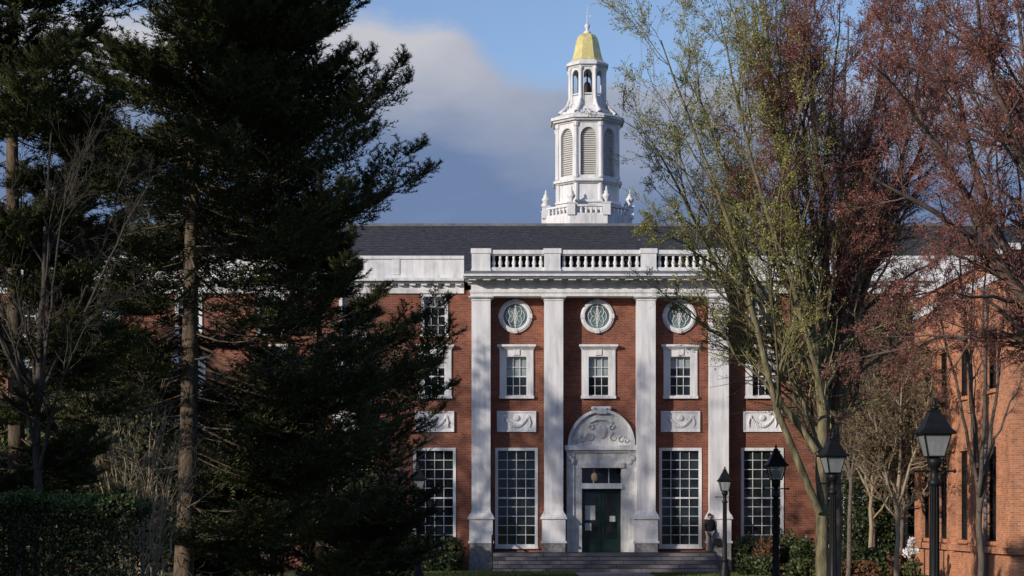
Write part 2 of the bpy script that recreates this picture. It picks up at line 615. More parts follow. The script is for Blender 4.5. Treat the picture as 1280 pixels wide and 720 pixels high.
def wall_grid(b, x0, x1, z0, z1, holes, y, rev=0.22, m=0, axis='y'):
    """A wall facing -y (or -x) with real openings and reveals."""
    xs = sorted({x0, x1, *[h[0] for h in holes], *[h[1] for h in holes]})
    zs = sorted({z0, z1, *[h[2] for h in holes], *[h[3] for h in holes]})
    v, f = [], []

    def P(a, z, d=0.0):
        return (a, y + d, z) if axis == 'y' else (y + d, -a, z)

    for i in range(len(xs) - 1):
        for j in range(len(zs) - 1):
            cx, cz = (xs[i] + xs[i + 1]) / 2, (zs[j] + zs[j + 1]) / 2
            if any(h[0] < cx < h[1] and h[2] < cz < h[3] for h in holes):
                continue
            n = len(v)
            v += [P(xs[i], zs[j]), P(xs[i + 1], zs[j]), P(xs[i + 1], zs[j + 1]), P(xs[i], zs[j + 1])]
            f.append((n, n + 1, n + 2, n + 3))
    for h in holes:
        a, c, p, q = h
        ring = [(a, p), (c, p), (c, q), (a, q)]
        for k in range(4):
            (s0, t0), (s1, t1) = ring[k], ring[(k + 1) % 4]
            n = len(v)
            v += [P(s0, t0), P(s1, t1), P(s1, t1, rev), P(s0, t0, rev)]
            f.append((n, n + 3, n + 2, n + 1))
    b.add(v, f, m)


holes = []
T_W, T_Z0, T_Z1 = 0.50, Z(419, FD), Z(371, FD)         # top-floor openings of the wings
H_W, H_Z0, H_Z1 = 0.46, Z(495, FD), Z(446, FD)         # hooded windows
G_W, G_Z0, G_Z1 = 0.88, Z(682, FD), Z(562, FD)         # tall ground-floor windows
wings = [k for k in bays if abs(k) >= 2]
for k, x in bays.items():
    if abs(k) >= 2:
        holes.append((x - T_W, x + T_W, T_Z0, T_Z1))
    holes.append((x - H_W, x + H_W, H_Z0, H_Z1))
    if k != 0:
        holes.append((x - G_W, x + G_W, G_Z0, G_Z1))
DX = X(751.5, FD)
DW = 0.87
D_Z0, D_Z1 = 0.8, Z(585, FD)
holes.append((DX - DW, DX + DW, D_Z0, D_Z1))
b = MB()
wall_grid(b, BX0, BX1, -0.3, 12.45, holes, YW, 0.25)
b.add([(BX0, YW, -.3), (BX0, 100, -.3), (BX0, 100, 13.2), (BX0, YW, 13.2)], [(0, 3, 2, 1)])
b.add([(BX1, YW, -.3), (BX1, 100, -.3), (BX1, 100, 13.2), (BX1, YW, 13.2)], [(0, 1, 2, 3)])
b.add([(BX0, 100, -.3), (BX1, 100, -.3), (BX1, 100, 13.2), (BX0, 100, 13.2)], [(0, 3, 2, 1)])
b.box(LX - 8, LX + 8, 100.01, 110, 0, 16.0)
lb(b, 'wall', M['brick'])
# dark rooms behind the glazing
# roof
zr0, yr0, yr1, zr1 = 13.05, YW + 0.5, 93.0, Z(281, 93)
b = MB()
b.prism([(BX0, yr0, zr0), (BX0, yr1, zr1), (BX0, 100.2, zr0), (BX0, 100.2, zr0 - .12), (BX0, yr0, zr0 - .12)],
        [(BX1, yr0, zr0), (BX1, yr1, zr1), (BX1, 100.2, zr0), (BX1, 100.2, zr0 - .12), (BX1, yr0, zr0 - .12)])
n_course = 22
for i in range(1, n_course):                    # slate courses as small steps
    t = i / n_course
    y, z = yr0 + (yr1 - yr0) * t, zr0 + (zr1 - zr0) * t
    b.box(BX0, BX1, y - 0.012, y + 0.03, z - 0.03, z + 0.028)
roof = lb(b, 'roof', M['slate'])
b = MB()
b.box(BX0, BX1, yr1 - 0.16, yr1 + 0.16, zr1 - 0.10, zr1 + 0.05)
lb(b, 'ridge_cap', M['lead'], roof)

# wing entablature, cornice and parapet
CX0, CX1 = X(580, FD), X(918, FD)
for side, (x0, x1) in {'w': (BX0 - .1, CX0), 'e': (CX1, BX1 + .1)}.items():
    b = MB()
    b.box(x0, x1, YW - 0.10, YW + 0.3, Z(367, FD), Z(361, FD))
    b.box(x0, x1, YW - 0.06, YW + 0.3, Z(361, FD) + .002, Z(355, FD))
    b.box(x0, x1, YW - 0.30, YW + 0.3, Z(355, FD) + .002, Z(352.5, FD))
    b.box(x0, x1, YW - 0.48, YW + 0.3, Z(352.5, FD) + .002, Z(349, FD))
    n = int((x1 - x0) / 0.5)
    for i in range(n):
        xx = x0 + (i + .5) * (x1 - x0) / n
        b.box(xx - .13, xx + .13, YW - 0.26, YW - 0.05, Z(357.5, FD), Z(355, FD) - .003)
    lb(b, 'cornice', M['white'])
    b = MB()
    b.box(x0, x1, YW - 0.04, YW + 0.30, Z(349, FD) + .003, Z(324, FD))
    b.box(x0, x1, YW - 0.10, YW + 0.36, Z(324, FD) + .002, Z(320, FD))
    b.box(x0, x1, YW - 0.07, YW + 0.2, Z(349, FD) + .004, Z(344, FD))
    # sunk panels as raised frames between the bays
    for k in wings:
        xc = bays[k]
        if x0 < xc - 1 and xc + 1 < x1:
            b.box(xc - 1.85, xc - 1.55, YW - 0.075, YW, Z(343.5, FD), Z(324.3, FD))
    lb(b, 'parapet', M['white'])

# central entablature
b = MB()
E = 0.02
b.box(CX0 + .30, CX1 - .30, YP - 0.02, YW + .25, Z(372.5, FD), Z(368.5, FD))
b.box(CX0 + .27, CX1 - .27, YP - 0.07, YW + .25, Z(368.5, FD) + .002, Z(365, FD))
b.box(CX0 + .33, CX1 - .33, YP + 0.00, YW + .25, Z(365, FD) + .002, Z(356.5, FD))
b.box(CX0 + .20, CX1 - .20, YP - 0.14, YW + .25, Z(356.5, FD) + .002, Z(354.5, FD))
b.box(CX0 + .06, CX1 - .06, YP - 0.80, YW + .25, Z(352.5, FD) + .002, Z(350.8, FD))
b.box(CX0, CX1, YP - 0.92, YW + .25, Z(350.8, FD) + .002, Z(348, FD))
b.box(CX0 + .16, CX1 - .16, YP - 0.22, YW + .25, Z(354.5, FD) + .002, Z(352.5, FD))
n = 19
for i in range(n):
    xx = CX0 + .4 + i * (CX1 - CX0 - .8) / (n - 1)
    b.box(xx - .17, xx + .17, YP - 0.70, YP - 0.23, Z(354.6, FD), Z(352.5, FD) - .002)
lb(b, 'entablature', M['white'])
b = MB()
zf = Z(348, FD) + .003
b.prism([(CX0 + .02, YP - .90, zf), (CX1 - .02, YP - .90, zf), (CX1 - .02, YW + .2, zf), (CX0 + .02, YW + .2, zf)],
        [(CX0 + .10, YP - .42, Z(342.6, FD)), (CX1 - .10, YP - .42, Z(342.6, FD)), (CX1 - .1, YP + .3, Z(342, FD)), (CX0 + .1, YP + .3, Z(342, FD))])
lb(b, 'cornice_flashing', M['lead'])
b = MB()
b.box(X(592, FD), X(909, FD), YP + 0.62, YP + 0.72, Z(346, FD), Z(317, FD))  # dark sheet added to paint the shade in the balustrade gaps
lb(b, 'gap_shade_sheet', M['gap_shade'])

# balustrade
bal = empty('balustrade', (0, 0, 0), parent=lib)
zb0, zb1, zb2, zb3 = Z(343.5, FD), Z(336.5, FD), Z(320, FD), Z(315, FD)
yb0, yb1 = YP + .10, YP + .42
b = MB()
b.box(X(590, FD), X(911, FD), yb0, yb1, zb0, zb1)
lb(b, 'bottom_rail', M['white'], bal)
b = MB()
b.box(X(590, FD), X(911, FD), yb0 - .04, yb1 + .04, zb2, zb3)
b.box(X(590, FD), X(911, FD), yb0 + .03, yb1 - .03, zb2 - .05, zb2 - .002)
lb(b, 'top_rail', M['white'], bal)
peds = [(590, 613), (680, 700), (800, 819), (888, 911)]
for a, c in peds:
    b = MB()
    b.box(X(a, FD), X(c, FD), yb0 - .07, yb1 + .07, zb0 + .002, zb2 + .02)
    b.box(X(a, FD) - .04, X(c, FD) + .04, yb0 - .11, yb1 + .11, zb2 + .022, zb3 + .06)
    b.box(X(a, FD) - .03, X(c, FD) + .03, yb0 - .10, yb1 + .10, zb0 + .004, zb0 + .16)
    lb(b, 'rail_pedestal', M['white'], bal)
for (p0, p1), (q0, q1), n in ((peds[0], peds[1], 8), (peds[1], peds[2], 11), (peds[2], peds[3], 8)):
    xa, xb = X(p1, FD), X(q0, FD)
    for i in range(n):
        xx = xa + (i + .5) * (xb - xa) / n
        h = zb2 - .05 - zb1
        b = MB()
        b.lathe(xx, (yb0 + yb1) / 2, [(.088, zb1), (.088, zb1 + .05), (.05, zb1 + .08), (.095, zb1 + h * .32), (.085, zb1 + h * .45),
                                      (.045, zb1 + h * .72), (.07, zb1 + h * .86), (.05, zb1 + h * .9), (.09, zb1 + h)], 10)
        lb(b, 'baluster', M['white'], bal)

# pilasters
pil_px = [(589.5, 613), (680.5, 704), (796, 819.5), (887.5, 911)]
proto = None
for a, c in pil_px:
    xc = (X(a, YP) + X(c, YP)) / 2
    if proto is None:
        w = (X(c, YP) - X(a, YP)) / 2
        root = empty('pilaster', (xc - LX, 0, 0), parent=lib)
        O = (xc, FD, 0)
        b = MB()
        zs0, zs1 = Z(640, FD), Z(378, FD)
        b.box(xc - w, xc + w, YP, YW + .2, zs0, zs1)
        b.build('shaft', M['stone'], root, origin=O)
        b = MB()
        zc = zs1
        for dw, z0, z1 in ((.035, 0, .05), (.0, .052, .18), (.05, .182, .235), (.10, .237, .30), (.14, .302, .40), (.11, .402, Z(372.5, FD) - zs1 + .0 if False else .19)):
            if z1 > z0:
                b.box(xc - w - dw, xc + w + dw, YP - dw, YW + .2, zc + z0 * .48, zc + z1 * .48)
        b.build('capital', M['white'], root, origin=O)
        b = MB()
        z0 = Z(676, FD)
        zt = Z(649, FD)
        b.box(xc - w - .10, xc + w + .10, YP - .10, YW + .2, z0 + .002, zt)           # die
        b.box(xc - w - .15, xc + w + .15, YP - .15, YW + .2, z0 - .10, z0)             # band
        b.box(xc - w - .17, xc + w + .17, YP - .17, YW + .2, zt + .002, zt + .09)      # cap of the pedestal
        q = lambda e, z: [(xc - w - e, YP - e, z), (xc + w + e, YP - e, z), (xc + w + e, YW + .2, z), (xc - w - e, YW + .2, z)]
        b.prism(q(.14, zt + .092), q(.13, zt + .16))
        b.prism(q(.13, zt + .162), q(.05, zt + .27))
        b.prism(q(.05, zt + .272), q(.005, zs0 + .06))
        b.build('pedestal', M['stone'], root, origin=O)
        b = MB()
        b.prism(q(.13, -.05), q(.09, .62))
        b.prism(q(.09, .623), q(.09, z0 - .102))
        b.build('granite_base', M['granite'], root, origin=O)
        proto = root
        PW = w
    else:
        r2 = copy_tree(proto, lib)
        r2.location = (xc - LX, 0, 0)


# windows: one prototype of each kind, then copies
def place(proto, x, z, first):
    o = proto if first else copy_tree(proto, lib)
    o.location = (x - LX, 0, z)
    return o


def grid_bars(b, w, z0, z1, cols, rows, y0, y1, t):
    for i in range(1, cols):
        x = -w + 2 * w * i / cols
        b.box(x - t, x + t, y0, y1, z0, z1)
    for j in range(1, rows):
        z = z0 + (z1 - z0) * j / rows
        b.box(-w, w, y0 - .004, y1 - .003, z - t, z + t)


def pane_at(w, z0, z1, y):
    b = MB()
    b.add([(-w, y, z0), (w, y, z0), (w, y, z1), (-w, y, z1)], [(0, 1, 2, 3)])
    return b


# top-floor window of the wings (origin at the foot of the opening)
h = T_Z1 - T_Z0
wtop = empty('window', (0, 0, 0), parent=lib)
b = MB()
fw = .10
b.box(-T_W - fw, -T_W + .04, -.06, .10, -.0, h)
b.box(T_W - .04, T_W + fw, -.06, .10, 0, h)
b.box(-T_W - fw, T_W + fw, -.07, .10, h + .002, h + .10)
b.box(-T_W - fw - .04, T_W + fw + .04, -.13, .10, -.10, -.002)
b.build('frame', M['white'], wtop)
b = MB()
grid_bars(b, T_W - .04, .04, h * .5, 3, 2, .10, .13, .014)
grid_bars(b, T_W - .04, h * .5, h - .04, 3, 2, .07, .10, .014)
b.box(-T_W + .04, T_W - .04, .06, .14, h * .5 - .03, h * .5 + .03)
b.box(-T_W + .04, T_W - .04, .06, .16, 0, .05)
b.box(-T_W + .04, T_W - .04, .05, .16, h - .06, h)
b.build('sash', M['white'], wtop)
pane_at(T_W, 0, h, .16).build('pane', M['glass'], wtop)
pane_at(T_W - .03, -1, 0, .153).build('blind', M['glass_lit'], wtop, loc=(0, 0, h))


# hooded second-floor window
h = H_Z1 - H_Z0
whood = empty('window', (0, 0, 0), parent=lib)
b = MB()
b.box(-.75, -H_W + .02, -.08, .12, 0, h)
b.box(H_W - .02, .75, -.08, .12, 0, h)
b.box(-.75, .75, -.08, .12, h + .002, h + .30)
b.box(-.77, .77, -.11, .10, h + .302, h + .36)
b.build('frame', M['white'], whood)
b = MB()
b.box(-.80, .80, -.20, .1, h + .362, h + .43)
b.box(-.86, .86, -.30, .1, h + .432, h + .53)
b.box(-.14, .14, -.13, .0, h + .06, h + .30)
b.build('hood', M['white'], whood)
b = MB()
b.box(-.78, .78, -.16, .1, -.12, -.002)
b.build('sill', M['stone'], whood)
b = MB()
grid_bars(b, H_W - .02, .05, h * .5, 3, 2, .13, .16, .013)
grid_bars(b, H_W - .02, h * .5, h - .05, 3, 2, .10, .13, .013)
b.box(-H_W + .02, H_W - .02, .09, .16, h * .5 - .028, h * .5 + .028)
b.box(-H_W + .02, H_W - .02, .09, .18, 0, .05)
b.box(-H_W + .02, H_W - .02, .07, .18, h - .06, h)
b.build('sash', M['white'], whood)
pane_at(H_W, 0, h, .18).build('pane', M['glass'], whood)
pane_at(H_W - .02, -1, 0, .173).build('blind', M['glass_lit'], whood, loc=(0, 0, h))

# tall ground-floor window
h = G_Z1 - G_Z0
wtall = empty('window', (0, 0, 0), parent=lib)
b = MB()
b.box(-G_W - .07, -G_W + .06, -.05, .12, -.08, h + .08)
b.box(G_W - .06, G_W + .07, -.05, .12, -.08, h + .08)
b.box(-G_W + .06, G_W - .06, -.05, .12, h - .05, h + .08)
b.box(-G_W - .10, G_W + .10, -.12, .12, -.14, -.082)
b.box(-G_W + .06, G_W - .06, -.05, .12, -.08, .06)
b.build('frame', M['white'], wtall)
b = MB()
grid_bars(b, G_W - .06, .06, h - .05, 4, 10, .10, .14, .0145)
b.box(-G_W + .06, G_W - .06, .07, .14, h * .495 - .03, h * .495 + .03)
b.build('sash', M['white'], wtall)
pane_at(G_W, 0, h, .16).build('pane', M['glass'], wtall)

# round window
wround = empty('round_window', (0, 0, 0), parent=lib)
b = MB()
seg = 36
prof = [(.54, -.02), (.54, -.10), (.58, -.14), (.67, -.14), (.70, -.11), (.745, -.09), (.745, .02)]
v, f = [], []
for r_, y_ in prof:
    for k in range(seg):
        a = 2 * pi * k / seg
        v.append((r_ * cos(a), y_, r_ * sin(a)))
for i in range(len(prof) - 1):
    for k in range(seg):
        k2 = (k + 1) % seg
        f.append((i * seg + k, (i + 1) * seg + k, (i + 1) * seg + k2, i * seg + k2))
b.add(v, f)
for a in (0, 90, 180, 270):                       # four key blocks
    a = R(a)
    cx_, cz_ = .66 * cos(a), .66 * sin(a)
    b.box(cx_ - .09, cx_ + .09, -.165, -.02, cz_ - .10, cz_ + .10)
b.build('frame', M['white'], wround)
b = MB()
for k in range(6):
    a0 = 2 * pi * k / 6
    pts = []
    for s in range(13):
        t = 2 * pi * s / 12
        pts.append((.17 * cos(t) + .24 * cos(a0), -.05, .25 * sin(t) + .24 * sin(a0)))
    b.tube(pts, .016, 5)
b.tube([(.0, -.05, -.54), (.0, -.05, .54)], .016, 5)
b.build('sash', M['white'], wround)
b = MB()
b.add([(.56 * cos(2 * pi * k / seg), -.03, .56 * sin(2 * pi * k / seg)) for k in range(seg)], [tuple(range(seg))])
b.build('pane', M['glass_blue'], wround)

# carved swag panel
wpan = empty('carved_panel', (0, 0, 0), parent=lib)
pz = Z(514, FD) - Z(540, FD)
b = MB()
b.box(-.87, .87, -.07, .1, 0, pz)
b.build('slab', M['stone'], wpan)
b = MB()
b.box(-.87, .87, -.11, -.072, 0, .07)
b.box(-.87, .87, -.11, -.072, pz - .07, pz)
b.box(-.87, -.80, -.11, -.072, .07, pz - .07)
b.box(.80, .87, -.11, -.072, .07, pz - .07)
for s in range(15):                               # garland hanging between two ribbons
    t = s / 14 * 2 - 1
    b.ell((t * .48, -.09, .26 + .34 * t * t), (.06, .05, .055 + .045 * (1 - t * t)), 0, 7, 5)
for sx in (-1, 1):
    b.ell((sx * .52, -.09, .66), (.10, .05, .10), 0, 8, 5)
    b.tube([(sx * .56, -.09, .62), (sx * .62, -.10, .40), (sx * .58, -.09, .20)], [.045, .05, .02], 6)
b.ell((0, -.09, .62), (.16, .06, .14), 0, 10, 6)
b.build('garland', M['stone'], wpan)

def set_blinds(o, h):
    for c in o.children:
        if c.name.startswith('blind'):
            c.scale = (1, 1, h * random.choice((.30, .42, .48, .50, .50, .55, .78)))


done = set()
for k, x in bays.items():
    if abs(k) >= 2:
        set_blinds(place(wtop, x, T_Z0, 't' not in done), T_Z1 - T_Z0); done.add('t')
    else:
        place(wround, x - .05, Z(395.5, FD), 'r' not in done); done.add('r')
    set_blinds(place(whood, x, H_Z0, 'h' not in done), H_Z1 - H_Z0); done.add('h')
    if k != 0:
        place(wtall, x, G_Z0, 'g' not in done); done.add('g')
        place(wpan, x, Z(540, FD), 'p' not in done); done.add('p')

# entrance: marble surround, lunette, double door
sur = empty('entrance_surround', (0, 0, 0), parent=lib)
zA, zB = Z(566, FD), Z(557, FD)
xl, xr = X(708, FD), X(795, FD)
b = MB()
b.box(xl, DX - DW, YW - .30, YW + .24, D_Z0 - .02, zA)
b.box(DX + DW, xr, YW - .30, YW + .24, D_Z0 - .02, zA)
b.box(DX - DW, DX + DW, YW - .30, YW + .24, D_Z1, zA)
b.box(xl - .0, DX - DW - .34, YW - .36, YW - .302, D_Z0 - .02, zA - .003)
b.box(DX + DW + .34, xr + .0, YW - .36, YW - .302, D_Z0 - .02, zA - .003)
b.box(DX - DW - .14, DX + DW + .14, YW - .40, YW - .303, D_Z1 - .0, D_Z1 + .22)
for sx in (-1, 1):                                # carved brackets
    b.ell((DX + sx * (DW + .40), YW - .38, D_Z1 + .30), (.10, .08, .16), 0, 8, 6)
    b.ell((DX + sx * (DW + .52), YW - .40, zA - .24), (.12, .07, .13), 0, 8, 6)
lb(b, 'jamb', M['marble'], sur)
b = MB()
b.box(xl - .02, xr + .02, YW - .40, YW + .1, zA + .002, zA + .10)
b.box(xl - .08, xr + .08, YW - .52, YW + .1, zA + .102, zB)
lb(b, 'lintel', M['white'], sur)
cx, rl = (xl + xr) / 2, (X(793, FD) - X(709, FD)) / 2
b = MB()
n = 32
arc = [(cx + rl * cos(pi - pi * i / n), zB + .002 + (Z(512, FD) - zB) * sin(pi * i / n)) for i in range(n + 1)]
b.prism([(x_, YW - .16, z_) for x_, z_ in arc], [(x_, YW + .05, z_) for x_, z_ in arc])
lb(b, 'lunette', M['marble'], sur)
b = MB()
rimi = [(cx + (rl - .13) * cos(pi - pi * i / n), zB + .002 + (Z(512, FD) - zB - .13) * sin(pi * i / n)) for i in range(n + 1)]
for i in range(n):
    (ax, az), (bx_, bz) = arc[i], arc[i + 1]
    (cx_, cz_), (dx_, dz_) = rimi[i], rimi[i + 1]
    b.add([(ax, YW - .30, az), (bx_, YW - .30, bz), (dx_, YW - .30, dz_), (cx_, YW - .30, cz_),
           (ax, YW + .0, az), (bx_, YW + .0, bz), (dx_, YW - .16, dz_), (cx_, YW - .16, cz_)],
          [(0, 3, 2, 1), (0, 1, 5, 4), (3, 7, 6, 2)])
lb(b, 'arch', M['white'], sur)
b = MB()
# foliage scrolls of the tympanum around a shield
b.ell((cx, YW - .17, zB + .62), (.26, .10, .34), 0, 12, 8)
for sx in (-1, 1):
    for (r0, ox, oz) in ((.20, .52, .36), (.16, .86, .28), (.13, .45, .80), (.10, 1.10, .20)):
        pts = []
        for s in range(16):
            t = s / 15 * 2 * pi * 1.25
            rr = r0 * (1 - .55 * s / 15)
            pts.append((cx + sx * (ox + rr * cos(t)), YW - .18, zB + oz + rr * sin(t)))
        b.tube(pts, np.linspace(.05, .025, 16), 6)
b.tube([(cx - .5, YW - .18, zB + 1.02), (cx - .2, YW - .2, zB + 1.14), (cx + .2, YW - .2, zB + 1.14), (cx + .5, YW - .18, zB + 1.02)], .05, 6)
lb(b, 'tympanum_carving', M['marble'], sur)
b = MB()
zk = Z(512, FD)
b.box(cx - .22, cx + .22, YW - .34, YW + .02, zk - .20, zk + .04)
b.box(cx - .38, cx + .38, YW - .26, YW + .02, zk + .042, zk + .13)
for sx in (-1, 1):
    b.ell((cx + sx * .36, YW - .22, zk + .05), (.10, .07, .09), 0, 8, 6)
lb(b, 'keystone', M['white'], sur)

zt0, zt1 = Z(611, FD), Z(606, FD)
b = MB()
b.box(DX - DW - .04, DX + DW + .04, YW - .42, YW + .15, zt0, zt1 + .02)
b.box(DX - DW - .03, DX + DW + .03, YW - .36, YW + .15, zt1 + .022, zt1 + .06)
lb(b, 'transom_bar', M['white'], sur)
tr = empty('transom_window', (0, 0, 0), parent=lib)
b = MB()
b.add([(DX - DW, YW + .14, zt1), (DX + DW, YW + .14, zt1), (DX + DW, YW + .14, D_Z1), (DX - DW, YW + .14, D_Z1)], [(0, 1, 2, 3)])
lb(b, 'pane', M['glass'], tr)
b = MB()
for t in (-.34, .34):
    b.box(DX + t - .02, DX + t + .02, YW + .06, YW + .12, zt1 + .06, D_Z1)
lb(b, 'mullion', M['white'], tr)
b = MB()
b.ell((DX - .30, YW + .02, zt1 + .34), (.16, .10, .20), 0, 10, 8)
b.tube([(DX - .30, YW + .02, zt1 + .5), (DX - .30, YW + .02, D_Z1 - .01)], .015, 6)
lb(b, 'hanging_lantern', noise_mat('amber_lantern', (0.42, 0.30, 0.16), (0.6, 0.46, 0.28), 3, 0.4), tr)
for sx in (-1, 1):
    dr = empty('door', (0, 0, 0), parent=lib)
    x0, x1 = (DX - DW + .02, DX - .008) if sx < 0 else (DX + .008, DX + DW - .02)
    b = MB()
    z0, z1 = D_Z0 + .02, zt0
    y0 = YW + .02
    b.box(x0, x0 + .13, y0, y0 + .07, z0, z1)
    b.box(x1 - .13, x1, y0, y0 + .07, z0, z1)
    b.box(x0 + .13, x1 - .13, y0, y0 + .07, z1 - .16, z1)
    b.box(x0 + .13, x1 - .13, y0, y0 + .07, z0, z0 + .55)
    b.box(x0 + .20, x1 - .20, y0 - .02, y0 - .002, z0 + .12, z0 + .44)
    lb(b, 'door_leaf', M['door'], dr)
    b = MB()
    b.add([(x0 + .13, y0 + .035, z0 + .55), (x1 - .13, y0 + .035, z0 + .55), (x1 - .13, y0 + .035, z1 - .16), (x0 + .13, y0 + .035, z1 - .16)], [(0, 1, 2, 3)])
    lb(b, 'pane', M['glass'], dr)
    b = MB()
    xh = x1 - .07 if sx < 0 else x0 + .07
    b.tube([(xh, y0 - .06, z0 + .9), (xh, y0 - .06, z0 + 1.3)], .016, 6)
    b.box(xh - .012, xh + .012, y0 - .06, y0, z0 + .93, z0 + .96)
    b.box(xh - .012, xh + .012, y0 - .06, y0, z0 + 1.24, z0 + 1.27)
    lb(b, 'handle', M['bronze'], dr)
    if sx < 0:
        for (pa, pb, qa, qb) in ((731, 744, 650, 632), (730.5, 739, 663, 654)):
            b = MB()
            b.box(X(pa, FD), X(pb, FD), y0 + .015, y0 + .022, Z(qa, FD), Z(qb, FD))
            lb(b, 'notice', M['paper'], dr)
    else:
        b = MB()
        b.box(X(762, FD), X(769, FD), y0 + .015, y0 + .022, Z(652, FD), Z(645, FD))
        lb(b, 'notice', M['paper'], dr)

# platform and steps
b = MB()
sx0, sx1 = X(617, FD), X(887, FD)
n = 5
for i in range(n):
    z0, z1 = .8 * i / n, .8 * (i + 1) / n
    yf = 81.35 + i * .36
    b.box(sx0 + .0, sx1, yf, YW + .0 + (.2 if i == n - 1 else -.001 * i), z0 - (.1 if i == 0 else -.001), z1)
lb(b, 'front_steps', M['stepst'])
for xx in (X(615.5, 84),):
    b = MB()
    xx = X(615.3, 82.9)
    pts = [(xx, 82.9, 0.0), (xx, 82.9, .95), (xx, 83.3, 1.35), (xx, 84.2, 1.55)]
    b.tube(pts, .045, 8)
    b.tube([(xx, 83.7, 0.0), (xx, 83.7, 1.42)], .04, 8)
    b.tube([(xx, 82.9, .5), (xx, 84.2, 1.05)], .02, 6)
    lb(b, 'handrail', M['iron'])

# ------------------------------------------------------------------ bell tower
TD = 102.0
TX = X(734, TD)
ps = TD / F
tower = empty('bell_tower', (TX - LX, TD - FD, 0), parent=lib)


def tb(b, name, m): return b.build(name, m, tower, origin=(TX, TD, 0))


def octv(ap, z, rot=0.0):
    r_ = ap / cos(pi / 8)
    return [(TX + r_ * cos(pi / 8 + k * pi / 4 + rot), TD + r_ * sin(pi / 8 + k * pi / 4 + rot), z) for k in range(8)]


def octp(b, a0, z0, a1, z1): b.prism(octv(a0, z0), octv(a1, z1))


def tz(py): return EYE + (645 - py) * TD / F


def arch_face(b, ap, k, z0, z1, ow, zs, zp, th):
    """one side of an octagon with an arched opening (sill zs, spring zp)"""
    w = 2 * ap * tan(pi / 8)
    a = k * pi / 4 - pi / 2
    nx, ny = cos(a), sin(a)
    tx, ty = -sin(a), cos(a)
    n = 10
    prof = [(-ow / 2, zs)] + [(-ow / 2 * cos(pi * i / n), zp + ow / 2 * 1.15 * sin(pi * i / n)) for i in range(n + 1)] + [(ow / 2, zs)]

    def P(s, z, d):
        wd = 1 - d / ap
        return (TX + nx * (ap - d) + tx * s * (wd if abs(s) > w / 2 - 1e-6 else 1), TD + ny * (ap - d) + ty * s * (wd if abs(s) > w / 2 - 1e-6 else 1), z)

    def quad(p, q, r_, s_):
        b.add([P(*p, 0), P(*q, 0), P(*r_, 0), P(*s_, 0)], [(0, 1, 2, 3)])
        b.add([P(*p, th), P(*q, th), P(*r_, th), P(*s_, th)], [(3, 2, 1, 0)])

    quad((-w / 2, z0), (w / 2, z0), (w / 2, zs), (-w / 2, zs))
    quad((-w / 2, zs), (-ow / 2, zs), (-ow / 2, zp), (-w / 2, zp))
    quad((ow / 2, zs), (w / 2, zs), (w / 2, zp), (ow / 2, zp))
    top = prof[1:-1]
    for i in range(len(top) - 1):
        s0 = -w / 2 if i == 0 else top[i][0]
        s1 = w / 2 if i == len(top) - 2 else top[i + 1][0]
        quad(top[i], top[i + 1], (s1, z1), (s0, z1))
    quad((-w / 2, zp), top[0], (-w / 2, z1), (-w / 2, z1)) if False else None
    b.add([P(-w / 2, zp, 0), P(*top[0], 0), P(-w / 2, z1, 0)], [(0, 1, 2)])
    b.add([P(w / 2, zp, 0), P(w / 2, z1, 0), P(*top[-1], 0)], [(0, 1, 2)])
    for i in range(len(prof)):
        p, q = prof[i], prof[(i + 1) % len(prof)]
        b.add([P(*p, 0), P(*q, 0), P(*q, th), P(*p, th)], [(0, 3, 2, 1)])


# base storey
b = MB()
octp(b, 40 * ps, 14.5, 40 * ps, tz(259))
octp(b, 42 * ps, tz(259) + .003, 41 * ps, tz(256))
octp(b, 36.5 * ps, tz(256) + .003, 36.5 * ps, tz(235))
for k in range(8):                                 # corner strips of the base
    a = pi / 8 + k * pi / 4
    r_ = 36.5 * ps / cos(pi / 8)
    b.lathe(TX + r_ * .985 * cos(a), TD + r_ * .985 * sin(a), [(.13, tz(256) + .004), (.13, tz(235))], 8, smooth=False)
octp(b, 39 * ps, tz(235) + .003, 41 * ps, tz(233))
octp(b, 42.5 * ps, tz(233) + .003, 42.5 * ps, tz(230))
octp(b, 39 * ps, tz(230) + .003, 38 * ps, tz(228))
tb(b, 'tower_base', M['white'])
# belfry
ap = 37.5 * ps
b = MB()
for k in range(8):
    arch_face(b, ap, k, tz(228) + .003, tz(160), 19.5 * ps, tz(225), tz(177), .28)
for k in range(8):
    a = pi / 8 + k * pi / 4
    r_ = ap / cos(pi / 8)
    b.lathe(TX + r_ * .985 * cos(a), TD + r_ * .985 * sin(a), [(.15, tz(228) + .004), (.15, tz(225)), (.115, tz(224)), (.105, tz(166)), (.15, tz(164)), (.16, tz(160))], 8, smooth=False)
tb(b, 'belfry', M['white'])
for k in range(8):
    a = k * pi / 4 - pi / 2
    nx, ny, tx, ty = cos(a), sin(a), -sin(a), cos(a)
    b = MB()
    ow, zs, zp, n = 19.5 * ps + .04, tz(225.5), tz(177), 10
    prof = [(-ow / 2, zs)] + [(-ow / 2 * cos(pi * i / n), zp + ow / 2 * 1.15 * sin(pi * i / n)) for i in range(n + 1)] + [(ow / 2, zs)]
    d0 = ap - .20
    b.add([(TX + nx * d0 + tx * s, TD + ny * d0 + ty * s, z) for s, z in prof], [tuple(range(len(prof)))])
    for j in range(22):
        z = zs + (j + .5) * (zp + ow * .5 - zs) / 22
        hw = ow / 2 * (1 if z < zp else max(.05, math.sqrt(max(0, 1 - ((z - zp) / (ow / 2 * 1.15)) ** 2)))) - .01
        pts = []
        for dd, zz in ((d0 + .01, z + .035), (d0 + .07, z - .035)):
            pts += [(TX + nx * dd + tx * s, TD + ny * dd + ty * s, zz) for s in (-hw, hw)]
        b.add([pts[0], pts[1], pts[3], pts[2]], [(0, 1, 2, 3)])
    tb(b, 'louver', M['louver'])
b = MB()
